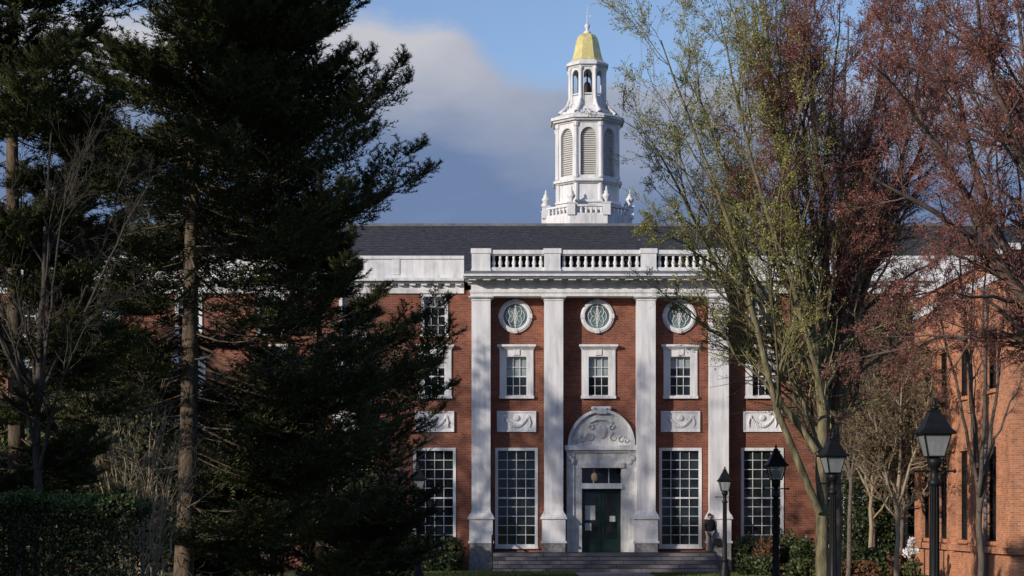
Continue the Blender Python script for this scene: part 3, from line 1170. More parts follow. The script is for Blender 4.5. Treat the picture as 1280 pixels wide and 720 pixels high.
octp(b, 39 * ps, tz(160) + .003, 39 * ps, tz(158))
octp(b, 42.5 * ps, tz(158) + .003, 43.5 * ps, tz(155.5))
octp(b, 45.5 * ps, tz(155.5) + .003, 45.5 * ps, tz(152))
octp(b, 44.5 * ps, tz(152) + .003, 34 * ps, tz(147))
tb(b, 'belfry_cornice', M['white'])
# attic with scrolls
b = MB()
octp(b, 34 * ps, tz(147) + .003, 33 * ps, tz(144))
octp(b, 29 * ps, tz(144) + .003, 26 * ps, tz(140))
octp(b, 24.5 * ps, tz(140) + .003, 24 * ps, tz(137.5))
for k in range(8):
    a = pi / 8 + k * pi / 4
    ca, sa = cos(a), sin(a)
    pts = [(TX + ca * r_ * ps, TD + sa * r_ * ps, tz(y)) for r_, y in ((37, 147), (35, 144), (30, 139), (26.5, 134), (25, 128))]
    b.tube(pts, [.15, .13, .09, .09, .07], 8)
tb(b, 'attic', M['white'])
# lantern
al = 21.5 * ps
b = MB()
for k in range(8):
    arch_face(b, al, k, tz(137.5) + .003, tz(88), 10.5 * ps, tz(134), tz(97), .12)
for k in range(8):
    a = pi / 8 + k * pi / 4
    r_ = al / cos(pi / 8)
    b.lathe(TX + r_ * cos(a), TD + r_ * sin(a), [(.13, tz(137)), (.13, tz(133)), (.09, tz(132)), (.08, tz(93)), (.12, tz(91)), (.13, tz(88))], 8)
tb(b, 'lantern_stage', M['white'])
b = MB()
octp(b, 22.5 * ps, tz(88) + .003, 24 * ps, tz(85.5))
octp(b, 26 * ps, tz(85.5) + .003, 26 * ps, tz(82.5))
octp(b, 25 * ps, tz(82.5) + .003, 20.5 * ps, tz(78.5))
tb(b, 'lantern_cornice', M['white'])
b = MB()
b.lathe(TX, TD, [(.30, tz(117)), (.27, tz(114)), (.20, tz(109)), (.15, tz(104)), (.05, tz(102)), (.03, tz(88))], 16)
tb(b, 'bell', M['bronze'])
b = MB()
for k in range(8):                                 # low guard panel in each opening of the lantern
    a = k * pi / 4 - pi / 2
    nx, ny, tx, ty = cos(a), sin(a), -sin(a), cos(a)
    hw = 5.1 * ps
    for z0, z1 in ((tz(134), tz(123)), (tz(121.5), tz(120))):
        p = [(TX + nx * d + tx * q, TD + ny * d + ty * q) for d in (al - .09, al - .05) for q in (-hw, hw)]
        b.prism([(*p[i], z0) for i in (0, 1, 3, 2)], [(*p[i], z1) for i in (0, 1, 3, 2)])
tb(b, 'lantern_guard', M['white'])
b = MB()
prof = [(20.3, 78.3), (19, 76), (17.2, 70), (15.6, 62), (14, 54), (12, 48), (9.5, 44.5), (6, 42.8), (4.5, 42.5)]
for (r0, y0), (r1, y1) in zip(prof[:-1], prof[1:]):
    b.prism(octv(r0 * ps, tz(y0)), octv(r1 * ps, tz(y1)), cap=False)
tb(b, 'dome', M['gold'])
b = MB()
b.lathe(TX, TD, [(4.6 * ps, tz(42.7)), (4.6 * ps, tz(40)), (2.4 * ps, tz(39)), (2.0 * ps, tz(36)), (3.4 * ps, tz(33.5)), (3.4 * ps, tz(31.5)), (1.0 * ps, tz(29.5)), (.5 * ps, tz(25)), (.16 * ps, tz(6))], 12)
b.box(TX - 3 * ps, TX + 3 * ps, TD - .010, TD + .010, tz(20.4), tz(20.0))
b.prism([(TX + 3 * ps, TD - .014, tz(21.4)), (TX + 5.5 * ps, TD - .014, tz(20.2)), (TX + 3 * ps, TD - .014, tz(19))],
        [(TX + 3 * ps, TD + .014, tz(21.4)), (TX + 5.5 * ps, TD + .014, tz(20.2)), (TX + 3 * ps, TD + .014, tz(19))])
tb(b, 'finial', M['white'])
# octagonal balustrade with urns
ar = 52 * ps
b = MB()
octp(b, ar + .12, 15.0, ar + .12, tz(277))
for z0, z1, e in ((tz(277) + .003, tz(274.5), .10), (tz(266.5), tz(264), .11)):
    o_, i_ = octv(ar + e, z0), octv(ar - e, z0)
    o2, i2 = octv(ar + e, z1), octv(ar - e, z1)
    for k in range(8):
        k2 = (k + 1) % 8
        b.add([o_[k], o_[k2], i_[k2], i_[k], o2[k], o2[k2], i2[k2], i2[k]], [(0, 1, 5, 4), (4, 5, 6, 7), (2, 3, 7, 6), (0, 3, 2, 1)])
tb(b, 'tower_rail', M['white'])
vs = octv(ar, 0)
bb = None
for k in range(8):
    p, q = np.array(vs[k]), np.array(vs[(k + 1) % 8])
    for i in range(1, 7):
        c = p + (q - p) * i / 7
        if bb is None:
            z0, z1 = tz(274.5), tz(266.5)
            h = z1 - z0
            b = MB()
            b.lathe(0, 0, [(.075, z0), (.075, z0 + .04), (.045, z0 + .06), (.085, z0 + h * .4), (.045, z0 + h * .75), (.075, z1)], 8)
            bb = b.build('tower_baluster', M['white'], tower)
            o = bb
        else:
            o = bb.copy()
            col.objects.link(o)
            o.parent = tower
        o.location = (c[0] - TX, c[1] - TD, 0)
uu_ = None
for k in range(8):
    c = vs[k]
    if uu_ is None:
        b = MB()
        b.box(-.20, .20, -.20, .20, tz(277), tz(263))
        b.box(-.24, .24, -.24, .24, tz(263) + .003, tz(261.5))
        b.lathe(0, 0, [(.10, tz(261.5)), (.07, tz(259)), (.20, tz(255)), (.22, tz(252.5)), (.12, tz(250)), (.14, tz(248.5)), (.05, tz(246)), (.06, tz(244)), (.01, tz(241))], 12)
        uu_ = b.build('urn', M['white'], tower)
        o = uu_
    else:
        o = uu_.copy()
        col.objects.link(o)
        o.parent = tower
    o.location = (c[0] - TX, c[1] - TD, 0)
#@@TREES
# ------------------------------------------------------------------ neighbouring brick building
NX = 16.9                                          # its face towards the lawn lies in the plane x = NX
ND0, ND1 = 64.6, 80.2
nbs = empty('brick_building', (NX + 10, ND0, 0))
tag(nbs, 'orange brick building with narrow tall windows behind the largest lamp', 'building')
NO = (NX + 10, ND0, 0)


def nb(b, name, m, parent=None): return b.build(name, m, parent or nbs, origin=NO)


NH = 11.4
whole = []
n_rows = ((EYE - 30 * 71 / F, EYE + 82 * 71 / F), (EYE + 150 * 71 / F, EYE + 215 * 71 / F))
n_cols = [78.0, 75.0, 71.6, 67.4]
for yc in n_cols:
    for z0, z1 in n_rows:
        whole.append((yc - .72, yc + .72, z0, z1))
b = MB()
wall_grid(b, -ND1, -ND0, -.2, NH, [(-h[1], -h[0], h[2], h[3]) for h in whole], NX, .25, axis='x')
fr_h = []
for xc in (NX + 3.4, NX + 7.8, NX + 12.2, NX + 16.6):
    for z0, z1 in n_rows:
        fr_h.append((xc - .72, xc + .72, z0, z1))
wall_grid(b, NX, NX + 20, -.2, NH, fr_h, ND0, .25)
b.add([(NX, ND1, -.2), (NX + 20, ND1, -.2), (NX + 20, ND1, NH), (NX, ND1, NH)], [(0, 3, 2, 1)])
b.add([(NX + 20, ND0, -.2), (NX + 20, ND1, -.2), (NX + 20, ND1, NH), (NX + 20, ND0, NH)], [(0, 1, 2, 3)])
b.box(NX + .05, NX + 19.95, ND0 + .05, ND1 - .05, NH - .6, NH - .5)
# brick piers between the windows and a water table
for yc in (69.5, 73.3, 76.5):
    b.box(NX - .10, NX - .001, yc - .45, yc + .45, 0, NH - .8)
nb(b, 'wall', M['brick2'])
b = MB()
b.box(NX - .14, NX + 20.14, ND0 - .14, ND1 + .14, NH, NH + .22)
b.box(NX - .06, NX - .002, ND0 - .05, ND1, NH - .8, NH - .45)
b.box(NX - .06, NX + 20, ND0 - .06, ND0 - .002, NH - .8, NH - .45)
nb(b, 'coping', M['stone'])
b = MB()
b.box(NX - .16, NX - .003, ND0 - .05, ND1, 1.10, 1.32)
b.box(NX - .16, NX + 20, ND0 - .16, ND0 - .003, 1.10, 1.32)
nb(b, 'water_table', M['brick2'])
nwin = None
for h in whole + fr_h:
    front = h in fr_h
    if nwin is None:
        hh = h[3] - h[2]
        w_ = .72
    for kind in (0,):
        o = empty('window', (0, 0, 0), parent=nbs)
        hh = h[3] - h[2]
        b = MB()
        b.box(-w_, -w_ + .07, .12, .2, 0, hh)
        b.box(w_ - .07, w_, .12, .2, 0, hh)
        b.box(-w_ + .07, w_ - .07, .12, .2, hh - .08, hh)
        b.box(-w_ + .07, w_ - .07, .12, .2, 0, .07)
        b.build('frame', M['iron'], o)
        b = MB()
        for i in (1, 2):
            b.box(-w_ + .07 + i * .433 - .015, -w_ + .07 + i * .433 + .015, .14, .18, .07, hh - .08)
        nr = max(3, int(hh / .5))
        for j in range(1, nr):
            z = hh * j / nr
            b.box(-w_ + .07, w_ - .07, .145, .175, z - .015, z + .015)
        b.build('sash', M['iron'], o)
        pane_at(w_, 0, hh, .19).build('pane', M['glass'], o)
        b = MB()
        b.box(-w_ - .08, w_ + .08, -.10, .2, -.14, -.003)
        b.build('sill', M['brick2'], o)
        c = (h[0] + h[1]) / 2
        if front:
            o.location = (c - NO[0], 0, h[2])
        else:
            o.location = (NX - NO[0], c - NO[1], h[2])
            o.rotation_euler = (0, 0, R(-90))
    nwin = o
b = MB()
yd = 67.9 + 1.5
yd = (NX * F / (1236 - 640))
b.tube([(NX - .12, yd, .2), (NX - .12, yd, NH - .9)], .07, 8)
b.box(NX - .26, NX - .02, yd - .16, yd + .16, NH - 1.25, NH - .9)
for z in (2.5, 5, 7.5):
    b.box(NX - .22, NX - .02, yd - .11, yd + .11, z, z + .06)
nb(b, 'drainpipe', M['lead'])

# ------------------------------------------------------------------ growing trees
def norm(a): return a / (np.linalg.norm(a, axis=-1, keepdims=True) + 1e-9)


def resample(pts, K):
    pts = np.asarray(pts, float)
    d = np.concatenate([[0], np.cumsum(np.linalg.norm(np.diff(pts, axis=0), axis=1))])
    t = np.linspace(0, d[-1], K)
    out = np.stack([np.interp(t, d, pts[:, i]) for i in range(3)], 1)
    for _ in range(2):                            # soften the corners
        out[1:-1] = (out[:-2] + 2 * out[1:-1] + out[2:]) / 4
    return out


def spawn(P, Rr, m, t0, t1, ang, ratio, K, rng, up=0.0, wob=0.06, rr=0.6, tip=0.25, bend=0.0, minlen=0.05, taper=0.5):
    """m children on every polyline of P (N,K,3); returns child polylines and radii"""
    N, Kp, _ = P.shape
    t = np.sort(rng.uniform(t0, t1, (N, m)), axis=1)
    ti = t * (Kp - 1)
    i0 = np.clip(ti.astype(int), 0, Kp - 2)
    f = (ti - i0)[..., None]
    n = np.arange(N)[:, None]
    a, c = P[n, i0], P[n, i0 + 1]
    base = a + (c - a) * f
    d = norm(c - a)
    r0 = Rr[n, i0] * (1 - f[..., 0]) + Rr[n, i0 + 1] * f[..., 0]
    L = np.linalg.norm(np.diff(P, axis=1), axis=2).sum(1)[:, None]
    rnd = norm(rng.normal(size=(N, m, 3)))
    side = norm(np.cross(d, rnd))
    th = R(1) * rng.uniform(ang[0], ang[1], (N, m))[..., None]
    dr = norm(d * np.cos(th) + side * np.sin(th) + np.array([0, 0, up]))
    ln = np.maximum(L * ratio * (1 - taper * t) * rng.uniform(.65, 1.25, (N, m)), minlen)
    s = np.linspace(0, 1, K)[None, None, :, None]
    C = base[:, :, None, :] + dr[:, :, None, :] * (ln[..., None, None] * s)
    j = rng.normal(size=(N, m, K, 3)).cumsum(axis=2)
    C = C + (j - j[:, :, :1]) * (ln[..., None, None] * wob / math.sqrt(K))
    C[..., 2] += bend * ln[..., None] * s[..., 0] ** 2
    rad = (r0 * rr)[..., None] * np.linspace(1, tip, K)[None, None]
    return C.reshape(N * m, K, 3), rad.reshape(N * m, K)


def scatter_leaves(b, P, per, size, rng, spread=0.03, m=0, t0=0.2, elong=1.8, dirs=True):
    """small folded leaf faces along the twigs P"""
    N, K, _ = P.shape
    t = rng.uniform(t0, 1, (N, per)) * (K - 1)
    i0 = np.clip(t.astype(int), 0, K - 2)
    f = (t - i0)[..., None]
    n = np.arange(N)[:, None]
    c = P[n, i0] * (1 - f) + P[n, i0 + 1] * f
    c = c + rng.normal(size=c.shape) * spread
    L = np.linalg.norm(P[:, -1] - P[:, 0], axis=1)
    c = c[rng.uniform(0, 1, (N, per)) < np.clip(L / np.percentile(L, 65), 0, 1)[:, None] ** 1.3]   # few buds on tiny twigs
    leaves_at(b, c, size, rng, m, elong)


def leaves_at(b, c, size, rng, m=0, elong=1.8, normal=None):
    q = len(c)
    if q == 0:
        return
    u = norm(rng.normal(size=(q, 3)))
    w = norm(np.cross(u, rng.normal(size=(q, 3)) if normal is None else normal + .5 * rng.normal(size=(q, 3))))
    sz = (size * rng.uniform(.6, 1.35, q))[:, None]
    V = np.stack([c - u * sz * elong * .5, c + w * sz * .5, c + u * sz * elong * .5, c - w * sz * .5], 1).reshape(-1, 3)
    b.add(V, np.arange(q * 4).reshape(q, 4), m)


def limb3(pts, D, dD=0.0, y0=0.0):
    """(px, py) of the photograph -> points at distance D, drifting dD metres in depth to the tip"""
    n = len(pts)
    out = []
    for i, (px, py) in enumerate(pts):
        d = D + y0 + (dD - y0) * (i / (n - 1)) if n > 1 else D
        out.append((X(px, d), d, Z(py, d)))
    return out


def bare_tree(name, limbs, origin, bark, bud, seed, label, cat, levels, per=5, bsize=.045, group=None, trunkname='trunk', K0=14, t00=.25, elong=1.6, twig=None, rmin=.0032):
    """limbs: list of (points, r0, r1). levels: list of spawn dicts."""
    rng = np.random.default_rng(seed)
    root = empty(name, origin)
    tag(root, label, cat, group)
    b = MB()
    P = np.stack([resample(p, K0) for p, _, _ in limbs])
    P[:, 1:-1] += rng.normal(size=P[:, 1:-1].shape) * .025
    Rd = np.stack([np.linspace(1, 0, K0) ** .8 * (r0 - r1) + r1 for _, r0, r1 in limbs])
    v, f = tubes(P, Rd, 9)
    b.add(v, f, 0, True)
    cur, cr = P, Rd
    lens = np.linalg.norm(np.diff(P, axis=1), axis=2).sum(1)
    allp = []
    for i, lv in enumerate(levels):
        lv = dict(lv)
        sides = lv.pop('sides', 4)
        also = lv.pop('also', False)
        cp, cr2 = spawn(cur, cr, rng=rng, **lv)
        if i == 0:                                  # short limbs carry fewer boughs
            m_ = lv['m']
            kp = rng.uniform(0, 1, len(cp)) < np.repeat(np.clip(lens / (lens.max() * .6), .12, 1), m_)
            cp, cr2 = cp[kp], cr2[kp]
        cr2 = np.maximum(cr2, rmin)
        v, f = tubes(cp, cr2, sides)
        b.add(v, f, 1 if (twig and i > 0) else 0, True)
        allp.append(cp)
        cur, cr = cp, cr2
    b.build(trunkname, [bark, twig] if twig else bark, root, origin=origin)
    if bud is not None:
        b = MB()
        scatter_leaves(b, cur, per, bsize, rng, elong=elong)
        if len(allp) > 1:
            scatter_leaves(b, allp[-2], max(1, per // 2), bsize, rng, t0=.5, elong=elong)
        b.build('crown', bud, root, origin=origin)
    return root


LV = lambda m, t0, t1, a0, a1, ratio, K, sides=4, **k: dict(m=m, t0=t0, t1=t1, ang=(a0, a1), ratio=ratio, K=K, sides=sides, **k)

# the green-budding tree: trunk, leaning limb and fan of upright limbs
GD = 44.0
green = [
    (limb3([(1029, 775), (1029, 700), (1027, 640), (1024, 600), (1029, 540), (1030, 480), (1024, 430), (1008, 360), (992, 280), (975, 190), (965, 110), (958, 40), (955, -30)], GD, 1.0), .165, .014),
    (limb3([(1024, 640), (1010, 600), (985, 548), (967, 500), (953, 440), (938, 370), (925, 315), (905, 265), (884, 205), (862, 150), (838, 90), (826, 50)], GD, -1.5), .092, .012),
    (limb3([(1021, 565), (990, 520), (962, 482), (945, 450), (925, 400), (896, 330), (868, 270), (838, 215), (806, 165)], GD, 1.6), .085, .010),
    (limb3([(1028, 500), (1010, 425), (985, 340), (955, 255), (930, 170), (912, 90), (900, 20)], GD, -2.0), .070, .010),
    (limb3([(1026, 460), (1000, 390), (962, 310), (925, 240), (890, 170), (872, 110), (868, 60)], GD, 2.2), .058, .009),
    (limb3([(940, 385), (915, 350), (880, 320), (845, 300), (812, 285)], GD, -2.4), .04, .008),
    (limb3([(1012, 372), (990, 280), (972, 190), (950, 90), (940, 0)], GD, -1.2), .045, .010),
    (limb3([(945, 452), (920, 430), (895, 420), (868, 395), (842, 370)], GD, 1.0), .035, .007),
]
bt_green = bare_tree('budding_tree', green, (X(1029, GD), GD, 0), M['bark_green'], M['bud_g'], 5,
          'tree with forked olive trunk and thin yellow-green buds beside the white pilasters', 'tree',
          [LV(15, .22, 1.0, 18, 50, .36, 9, 5, up=.14, rr=.5, bend=.10),
           LV(11, .10, 1.0, 20, 58, .44, 6, 4, up=.12, rr=.55, bend=.05),
           LV(9, .12, 1.0, 20, 60, .50, 5, 3, up=.10, rr=.7)], per=8, bsize=.028, twig=M['twig_olive'], rmin=.0036)

# the red-budding tree close behind it
RD_ = 46.5
red = [
    (limb3([(1046, 775), (1046, 690), (1045, 600), (1043, 540), (1043, 480), (1040, 400), (1032, 310), (1024, 220), (1015, 130), (1010, 50), (1005, -30)], RD_, .8), .15, .02),
    (limb3([(1043, 520), (1050, 440), (1060, 350), (1074, 250), (1090, 150), (1104, 60), (1112, -20)], RD_, -1.8), .13, .015),
    (limb3([(1044, 495), (1064, 410), (1092, 330), (1125, 250), (1160, 165), (1188, 90), (1205, 10)], RD_, 1.6), .11, .014),
    (limb3([(1043, 480), (1050, 400), (1052, 300), (1050, 200), (1056, 110), (1060, 20)], RD_, 2.4), .10, .014),
    (limb3([(1041, 470), (1022, 390), (1000, 300), (985, 220), (980, 140), (985, 60)], RD_, 2.0), .085, .012),
    (limb3([(1041, 440), (1030, 350), (1010, 250), (1000, 160), (1030, 60)], RD_, -2.5), .085, .012),
    (limb3([(1040, 480), (1022, 400), (1002, 310), (984, 220), (972, 130), (975, 30)], RD_, -4.5), .07, .010),
    (limb3([(1042, 470), (1034, 380), (1030, 280), (1032, 180), (1045, 90), (1050, 0)], RD_, -4.0), .07, .010),
    (limb3([(1050, 440), (1085, 380), (1130, 345), (1170, 330), (1205, 300)], RD_, -1.6), .06, .01),
    (limb3([(1052, 425), (1075, 340), (1110, 260), (1135, 180), (1150, 90), (1160, 20)], RD_, .2), .08, .012),
    (limb3([(1042, 505), (1075, 465), (1110, 440), (1150, 410), (1180, 370)], RD_, 2.6), .055, .009),
]
bare_tree('budding_tree', red, (X(1046, RD_), RD_, 0), M['bark_dark'], M['bud_r'], 9,
          'dark-barked tree with dense dull-red buds, upright limbs fanning from behind a lamp', 'tree',
          [LV(17, .20, 1.0, 18, 55, .36, 9, 5, up=.18, rr=.5, bend=.08),
           LV(13, .10, 1.0, 22, 60, .44, 6, 4, up=.14, rr=.55),
           LV(10, .12, 1.0, 22, 62, .52, 5, 3, up=.08, rr=.7)], per=6, bsize=.026, twig=M['twig_red'], rmin=.0038)

# a second red maple whose trunk is just out of the picture; heavy limbs reach in
MD = 36.0
maple = [
    (limb3([(1400, 800), (1398, 690), (1390, 560), (1372, 470), (1355, 380), (1350, 280), (1352, 170), (1345, 60), (1340, -60)], MD, .5), .26, .03),
    (limb3([(1385, 545), (1340, 460), (1300, 405), (1270, 360), (1240, 325), (1205, 290), (1178, 268), (1150, 255), (1118, 235), (1085, 220)], MD, -1.5), .14, .012),
    (limb3([(1368, 470), (1320, 390), (1280, 345), (1245, 300), (1222, 240), (1210, 170), (1195, 100), (1180, 20)], MD, 1.5), .12, .015),
    (limb3([(1372, 480), (1300, 425), (1240, 418), (1180, 422), (1130, 436), (1085, 445), (1050, 455)], MD, 1.8), .07, .008),
    (limb3([(1355, 400), (1310, 290), (1275, 200), (1245, 120), (1225, 30), (1215, -40)], MD, -2), .10, .014),
    (limb3([(1352, 350), (1330, 240), (1300, 140), (1280, 60), (1262, -30)], MD, 1.0), .09, .014),
    (limb3([(1352, 300), (1310, 190), (1262, 110), (1215, 50), (1170, 5)], MD, 2.6), .07, .010),
    (limb3([(1330, 240), (1290, 130), (1248, 60), (1232, -10)], MD, -2.2), .05, .009),
    (limb3([(1245, 300), (1190, 220), (1150, 150), (1120, 60), (1110, -10)], MD, 2.2), .05, .009),
    (limb3([(1350, 320), (1370, 200), (1390, 100), (1400, 0)], MD, 1.0), .09, .014),
    (limb3([(1290, 395), (1255, 370), (1215, 372), (1170, 365), (1125, 370)], MD, -2.4), .04, .008),
    (limb3([(1240, 325), (1215, 250), (1170, 180), (1130, 120), (1090, 80)], MD, -2.4), .055, .009),
]
bare_tree('maple_tree', maple, (X(1400, MD), MD, 0), M['bark_dark'], M['bud_r'], 13,
          'red-budding maple reaching heavy dark limbs in front of the orange brick building', 'tree',
          [LV(16, .20, 1.0, 20, 60, .36, 9, 5, up=.12, rr=.5, bend=.06),
           LV(12, .10, 1.0, 24, 62, .44, 6, 4, up=.10, rr=.55),
           LV(10, .12, 1.0, 22, 62, .52, 5, 3, up=.06, rr=.7)], per=4, bsize=.025, twig=M['twig_red'], rmin=.0034)

# slender tree of upright stems in front of the orange brick wall
SD = 47.0
slim = [
    (limb3([(1226, 775), (1225, 700), (1224, 630), (1221, 570), (1216, 500), (1208, 430), (1200, 350), (1196, 280)], SD, .4), .095, .01),
    (limb3([(1223, 620), (1230, 560), (1232, 490), (1228, 420), (1232, 350), (1236, 280)], SD, -.8), .06, .008),
    (limb3([(1224, 640), (1236, 575), (1244, 500), (1252, 430), (1262, 350), (1266, 290)], SD, .9), .055, .008),
    (limb3([(1221, 600), (1206, 530), (1192, 460), (1176, 400), (1166, 340)], SD, -.6), .05, .008),
    (limb3([(1222, 585), (1214, 520), (1212, 440), (1216, 360), (1222, 300)], SD, 1.2), .045, .008),
    (limb3([(1225, 600), (1248, 540), (1270, 490), (1290, 440)], SD, .2), .04, .007),
]
bare_tree('slender_tree', slim, (X(1226, SD), SD, 0), M['bark_dark'], M['bud_r'], 21,
          'slender many-stemmed tree with red buds close against the orange brick wall', 'tree',
          [LV(10, .45, 1.0, 15, 40, .26, 7, 4, up=.2, rr=.5, bend=.1),
           LV(7, .15, 1.0, 20, 55, .45, 5, 3, up=.1, rr=.6),
           LV(5, .15, 1.0, 20, 60, .5, 4, 3, rr=.8)], per=2, bsize=.026, twig=M['twig_red'])

# small ornamental trees on the bed beside the library
def small_tree(px, D, forky, topy, spread, seed, bark, label, name='ornamental_tree', per=3, bud='bud_b'):
    z0 = Z(forky, D)
    zt = Z(topy, D)
    x0 = X(px, D)
    rng = np.random.default_rng(seed)
    limbs = [([(x0 - .05, D, -.1), (x0, D, z0 * .5), (x0 + .03, D, z0), (x0 + .1, D, (z0 + zt) * .5), (x0 + .2, D + .3, zt)], .10, .012)]
    for k in range(7):
        a = k * 2.4 + rng.uniform(0, 1)
        r_ = spread * rng.uniform(.6, 1)
        zz = z0 + rng.uniform(-.1, .5)
        limbs.append(([(x0 + .02, D, zz), (x0 + .4 * r_ * cos(a), D + .4 * r_ * sin(a), zz + (zt - zz) * .30),
                       (x0 + .75 * r_ * cos(a), D + .75 * r_ * sin(a), zz + (zt - zz) * .62), (x0 + r_ * cos(a), D + r_ * sin(a), zz + (zt - zz) * rng.uniform(.75, 1.0))], .055 if per else .034, .006))
    return bare_tree(name, limbs, (x0, D, 0), bark, M[bud] if per else None, seed, label, 'tree',
                     [LV(16 if per else 11, .25, 1.0, 20, 60, .34, 6, 4, up=.1, rr=.55), LV(10, .15, 1.0, 20, 60, .45, 5, 3, rr=.65), LV(6, .2, 1.0, 20, 60, .5, 4, 3, rr=.8)], per=per, bsize=.05)


small_tree(1122, 66.0, 640, 470, 1.7, 31, M['bark_tan'], 'small tree with forked tan trunk beside the orange brick corner')
small_tree(1088, 76.0, 620, 440, 2.2, 32, M['bark_tan'], 'small pale-trunked tree against the brick library wing, beyond the tan-trunked one')
small_tree(1062, 71.0, 600, 400, 2.4, 33, M['bark_grey'], 'grey twiggy tree standing just behind the pair of thick forked trunks')
small_tree(1028, 80.0, 600, 390, 2.6, 35, M['bark_grey'], 'grey twiggy tree close to the library wall behind the forked olive trunk')
small_tree(1128, 81.0, 610, 370, 2.8, 36, M['bark_grey'], 'grey twiggy tree close to the library wall behind the tan-trunked small tree')
small_tree(1092, 82.0, 600, 350, 2.8, 37, M['bark_grey'], 'tallest grey twiggy tree close to the library wall between the two pale-stemmed ones')
small_tree(45, 32.6, 520, 150, 2.4, 38, M['bark_shade'], 'bare grey twiggy tree in front of the conifer at the picture edge', per=0)
small_tree(462, 68.0, 560, 380, 2.3, 34, M['bark_grey'], 'grey twiggy tree between the dark conifer and the brick library wing', per=1)

# ------------------------------------------------------------------ conifers
def conifer(name, origin, H, prof, zc, nb_, seed, label, r0, lean=0.0, open_side=None, m2=22, m3=10, nscale=1.0, group=None, asym=None):
    """prof: (height, branch length) pairs."""
    rng = np.random.default_rng(seed)
    ox, oy, _ = origin
    root = empty(name, origin)
    tag(root, label, 'conifer', group)
    b = MB()
    zz = np.linspace(-.1, H, 24)
    tp = np.stack([lean * zz + .05 * np.sin(zz * .5), .04 * np.cos(zz * .7), zz], 1)
    tr_ = r0 * (1 - zz / H) ** .85 + .012
    tr_[0] *= 1.35
    v, f = tubes(tp[None], tr_[None], 12)
    b.add(v, f, 0, True)
    pz, pl = zip(*prof)
    z = zc + (H * .985 - zc) * rng.uniform(0, 1, nb_ * 2) ** 1.05
    z = zc + np.round((z - zc) / .55) * .55 + rng.normal(0, .16, len(z))      # boughs stand in loose whorls
    z = np.clip(z, zc, H * .985)
    az = rng.uniform(0, 2 * pi, nb_ * 2)
    keep = np.ones(len(z), bool)
    for (da_, za, zb, cl, kp) in (open_side or ()):   # thin the boughs on some sides
        keep &= ~((np.cos(az - da_) > cl) & (z > za) & (z < zb) & (rng.uniform(0, 1, len(z)) > kp))
    z, az = z[keep][:nb_], az[keep][:nb_]
    n = len(z)
    L = np.interp(z, pz, pl) * rng.uniform(.50, 1.0, n)
    if asym is not None:
        L *= 1 + asym[1] * np.cos(az - asym[0])
    Kb = 10
    s = np.linspace(0, 1, Kb)
    el = np.interp(z / H, [0, .3, .7, 1], [-.12, -.02, .10, .7]) + rng.normal(size=n) * .08
    P = np.zeros((n, Kb, 3))
    hor = L[:, None] * s[None] * np.cos(el)[:, None]
    wig = rng.normal(size=(n, 1)) * .12 * L[:, None] * s[None] ** 2
    P[..., 0] = np.interp(z, zz, tp[:, 0])[:, None] + hor * np.cos(az)[:, None] - wig * np.sin(az)[:, None]
    P[..., 1] = np.interp(z, zz, tp[:, 1])[:, None] + hor * np.sin(az)[:, None] + wig * np.cos(az)[:, None]
    P[..., 2] = z[:, None] + L[:, None] * (np.sin(el)[:, None] * s[None] - .15 * np.sin(pi * s * .9)[None] + .12 * s[None] ** 3)
    Rb = (.006 + .0045 * L)[:, None] * np.linspace(1, .22, Kb)[None]
    v, f = tubes(P, Rb, 5)
    b.add(v, f, 0, True)

    def side_shoots(P, Rr, m, s0, lenf, K, angd, upj, rr):
        N, Kp, _ = P.shape
        t = np.linspace(s0, .99, m)[None] + rng.uniform(-.02, .02, (N, m))
        t = np.clip(t, 0, .995)
        ti = t * (Kp - 1)
        i0 = np.clip(ti.astype(int), 0, Kp - 2)
        fr = (ti - i0)[..., None]
        nn = np.arange(N)[:, None]
        a, c = P[nn, i0], P[nn, i0 + 1]
        base = a + (c - a) * fr
        d = norm(c - a)
        up = norm(np.cross(np.cross(d, np.array([0, 0, 1.0])), d))
        sd = norm(np.cross(d, up)) * np.where(np.arange(m) % 2 == 0, 1, -1)[None, :, None]
        th = R(1) * rng.normal(angd, 9, (N, m))[..., None]
        dr = norm(d * np.cos(th) + sd * np.sin(th) + up * rng.normal(.06, upj, (N, m))[..., None])
        Lp = np.linalg.norm(np.diff(P, axis=1), axis=2).sum(1)[:, None]
        ln = lenf(Lp, t) * rng.uniform(.7, 1.2, (N, m))
        ss = np.linspace(0, 1, K)[None, None, :, None]
        C = base[:, :, None] + dr[:, :, None] * ln[..., None, None] * ss
        C[..., 2] += (.10 * ln[..., None] * ss[..., 0] ** 2 - .06 * ln[..., None] * np.sin(pi * ss[..., 0]))
        rad = np.full((N, m, 1), rr) * np.linspace(1, .4, K)[None, None]
        return C.reshape(N * m, K, 3), rad.reshape(N * m, K)

    P2, R2 = side_shoots(P, Rb, m2, .16, lambda L_, t: .36 * L_ * (1 - t) ** .6 + .20, 5, 46, .22, .005)
    v, f = tubes(P2, R2, 3)
    b.add(v, f, 0, True)
    # dead bare twigs low on the trunk
    nd = int(nb_ * .20)
    dz = rng.uniform(1.2, H * .55, nd)
    da = rng.uniform(0, 2 * pi, nd)
    dl = np.interp(dz, pz, pl) * rng.uniform(.25, .7, nd)
    Pd = np.zeros((nd, 7, 3))
    sd_ = np.linspace(0, 1, 7)[None]
    Pd[..., 0] = np.interp(dz, zz, tp[:, 0])[:, None] + dl[:, None] * sd_ * np.cos(da)[:, None]
    Pd[..., 1] = dl[:, None] * sd_ * np.sin(da)[:, None]
    Pd[..., 2] = dz[:, None] + dl[:, None] * (rng.normal(size=(nd, 1)) * .12 * sd_ - .10 * np.sin(pi * sd_))
    Rd = (.006 + .006 * dl)[:, None] * np.linspace(1, .3, 7)[None]
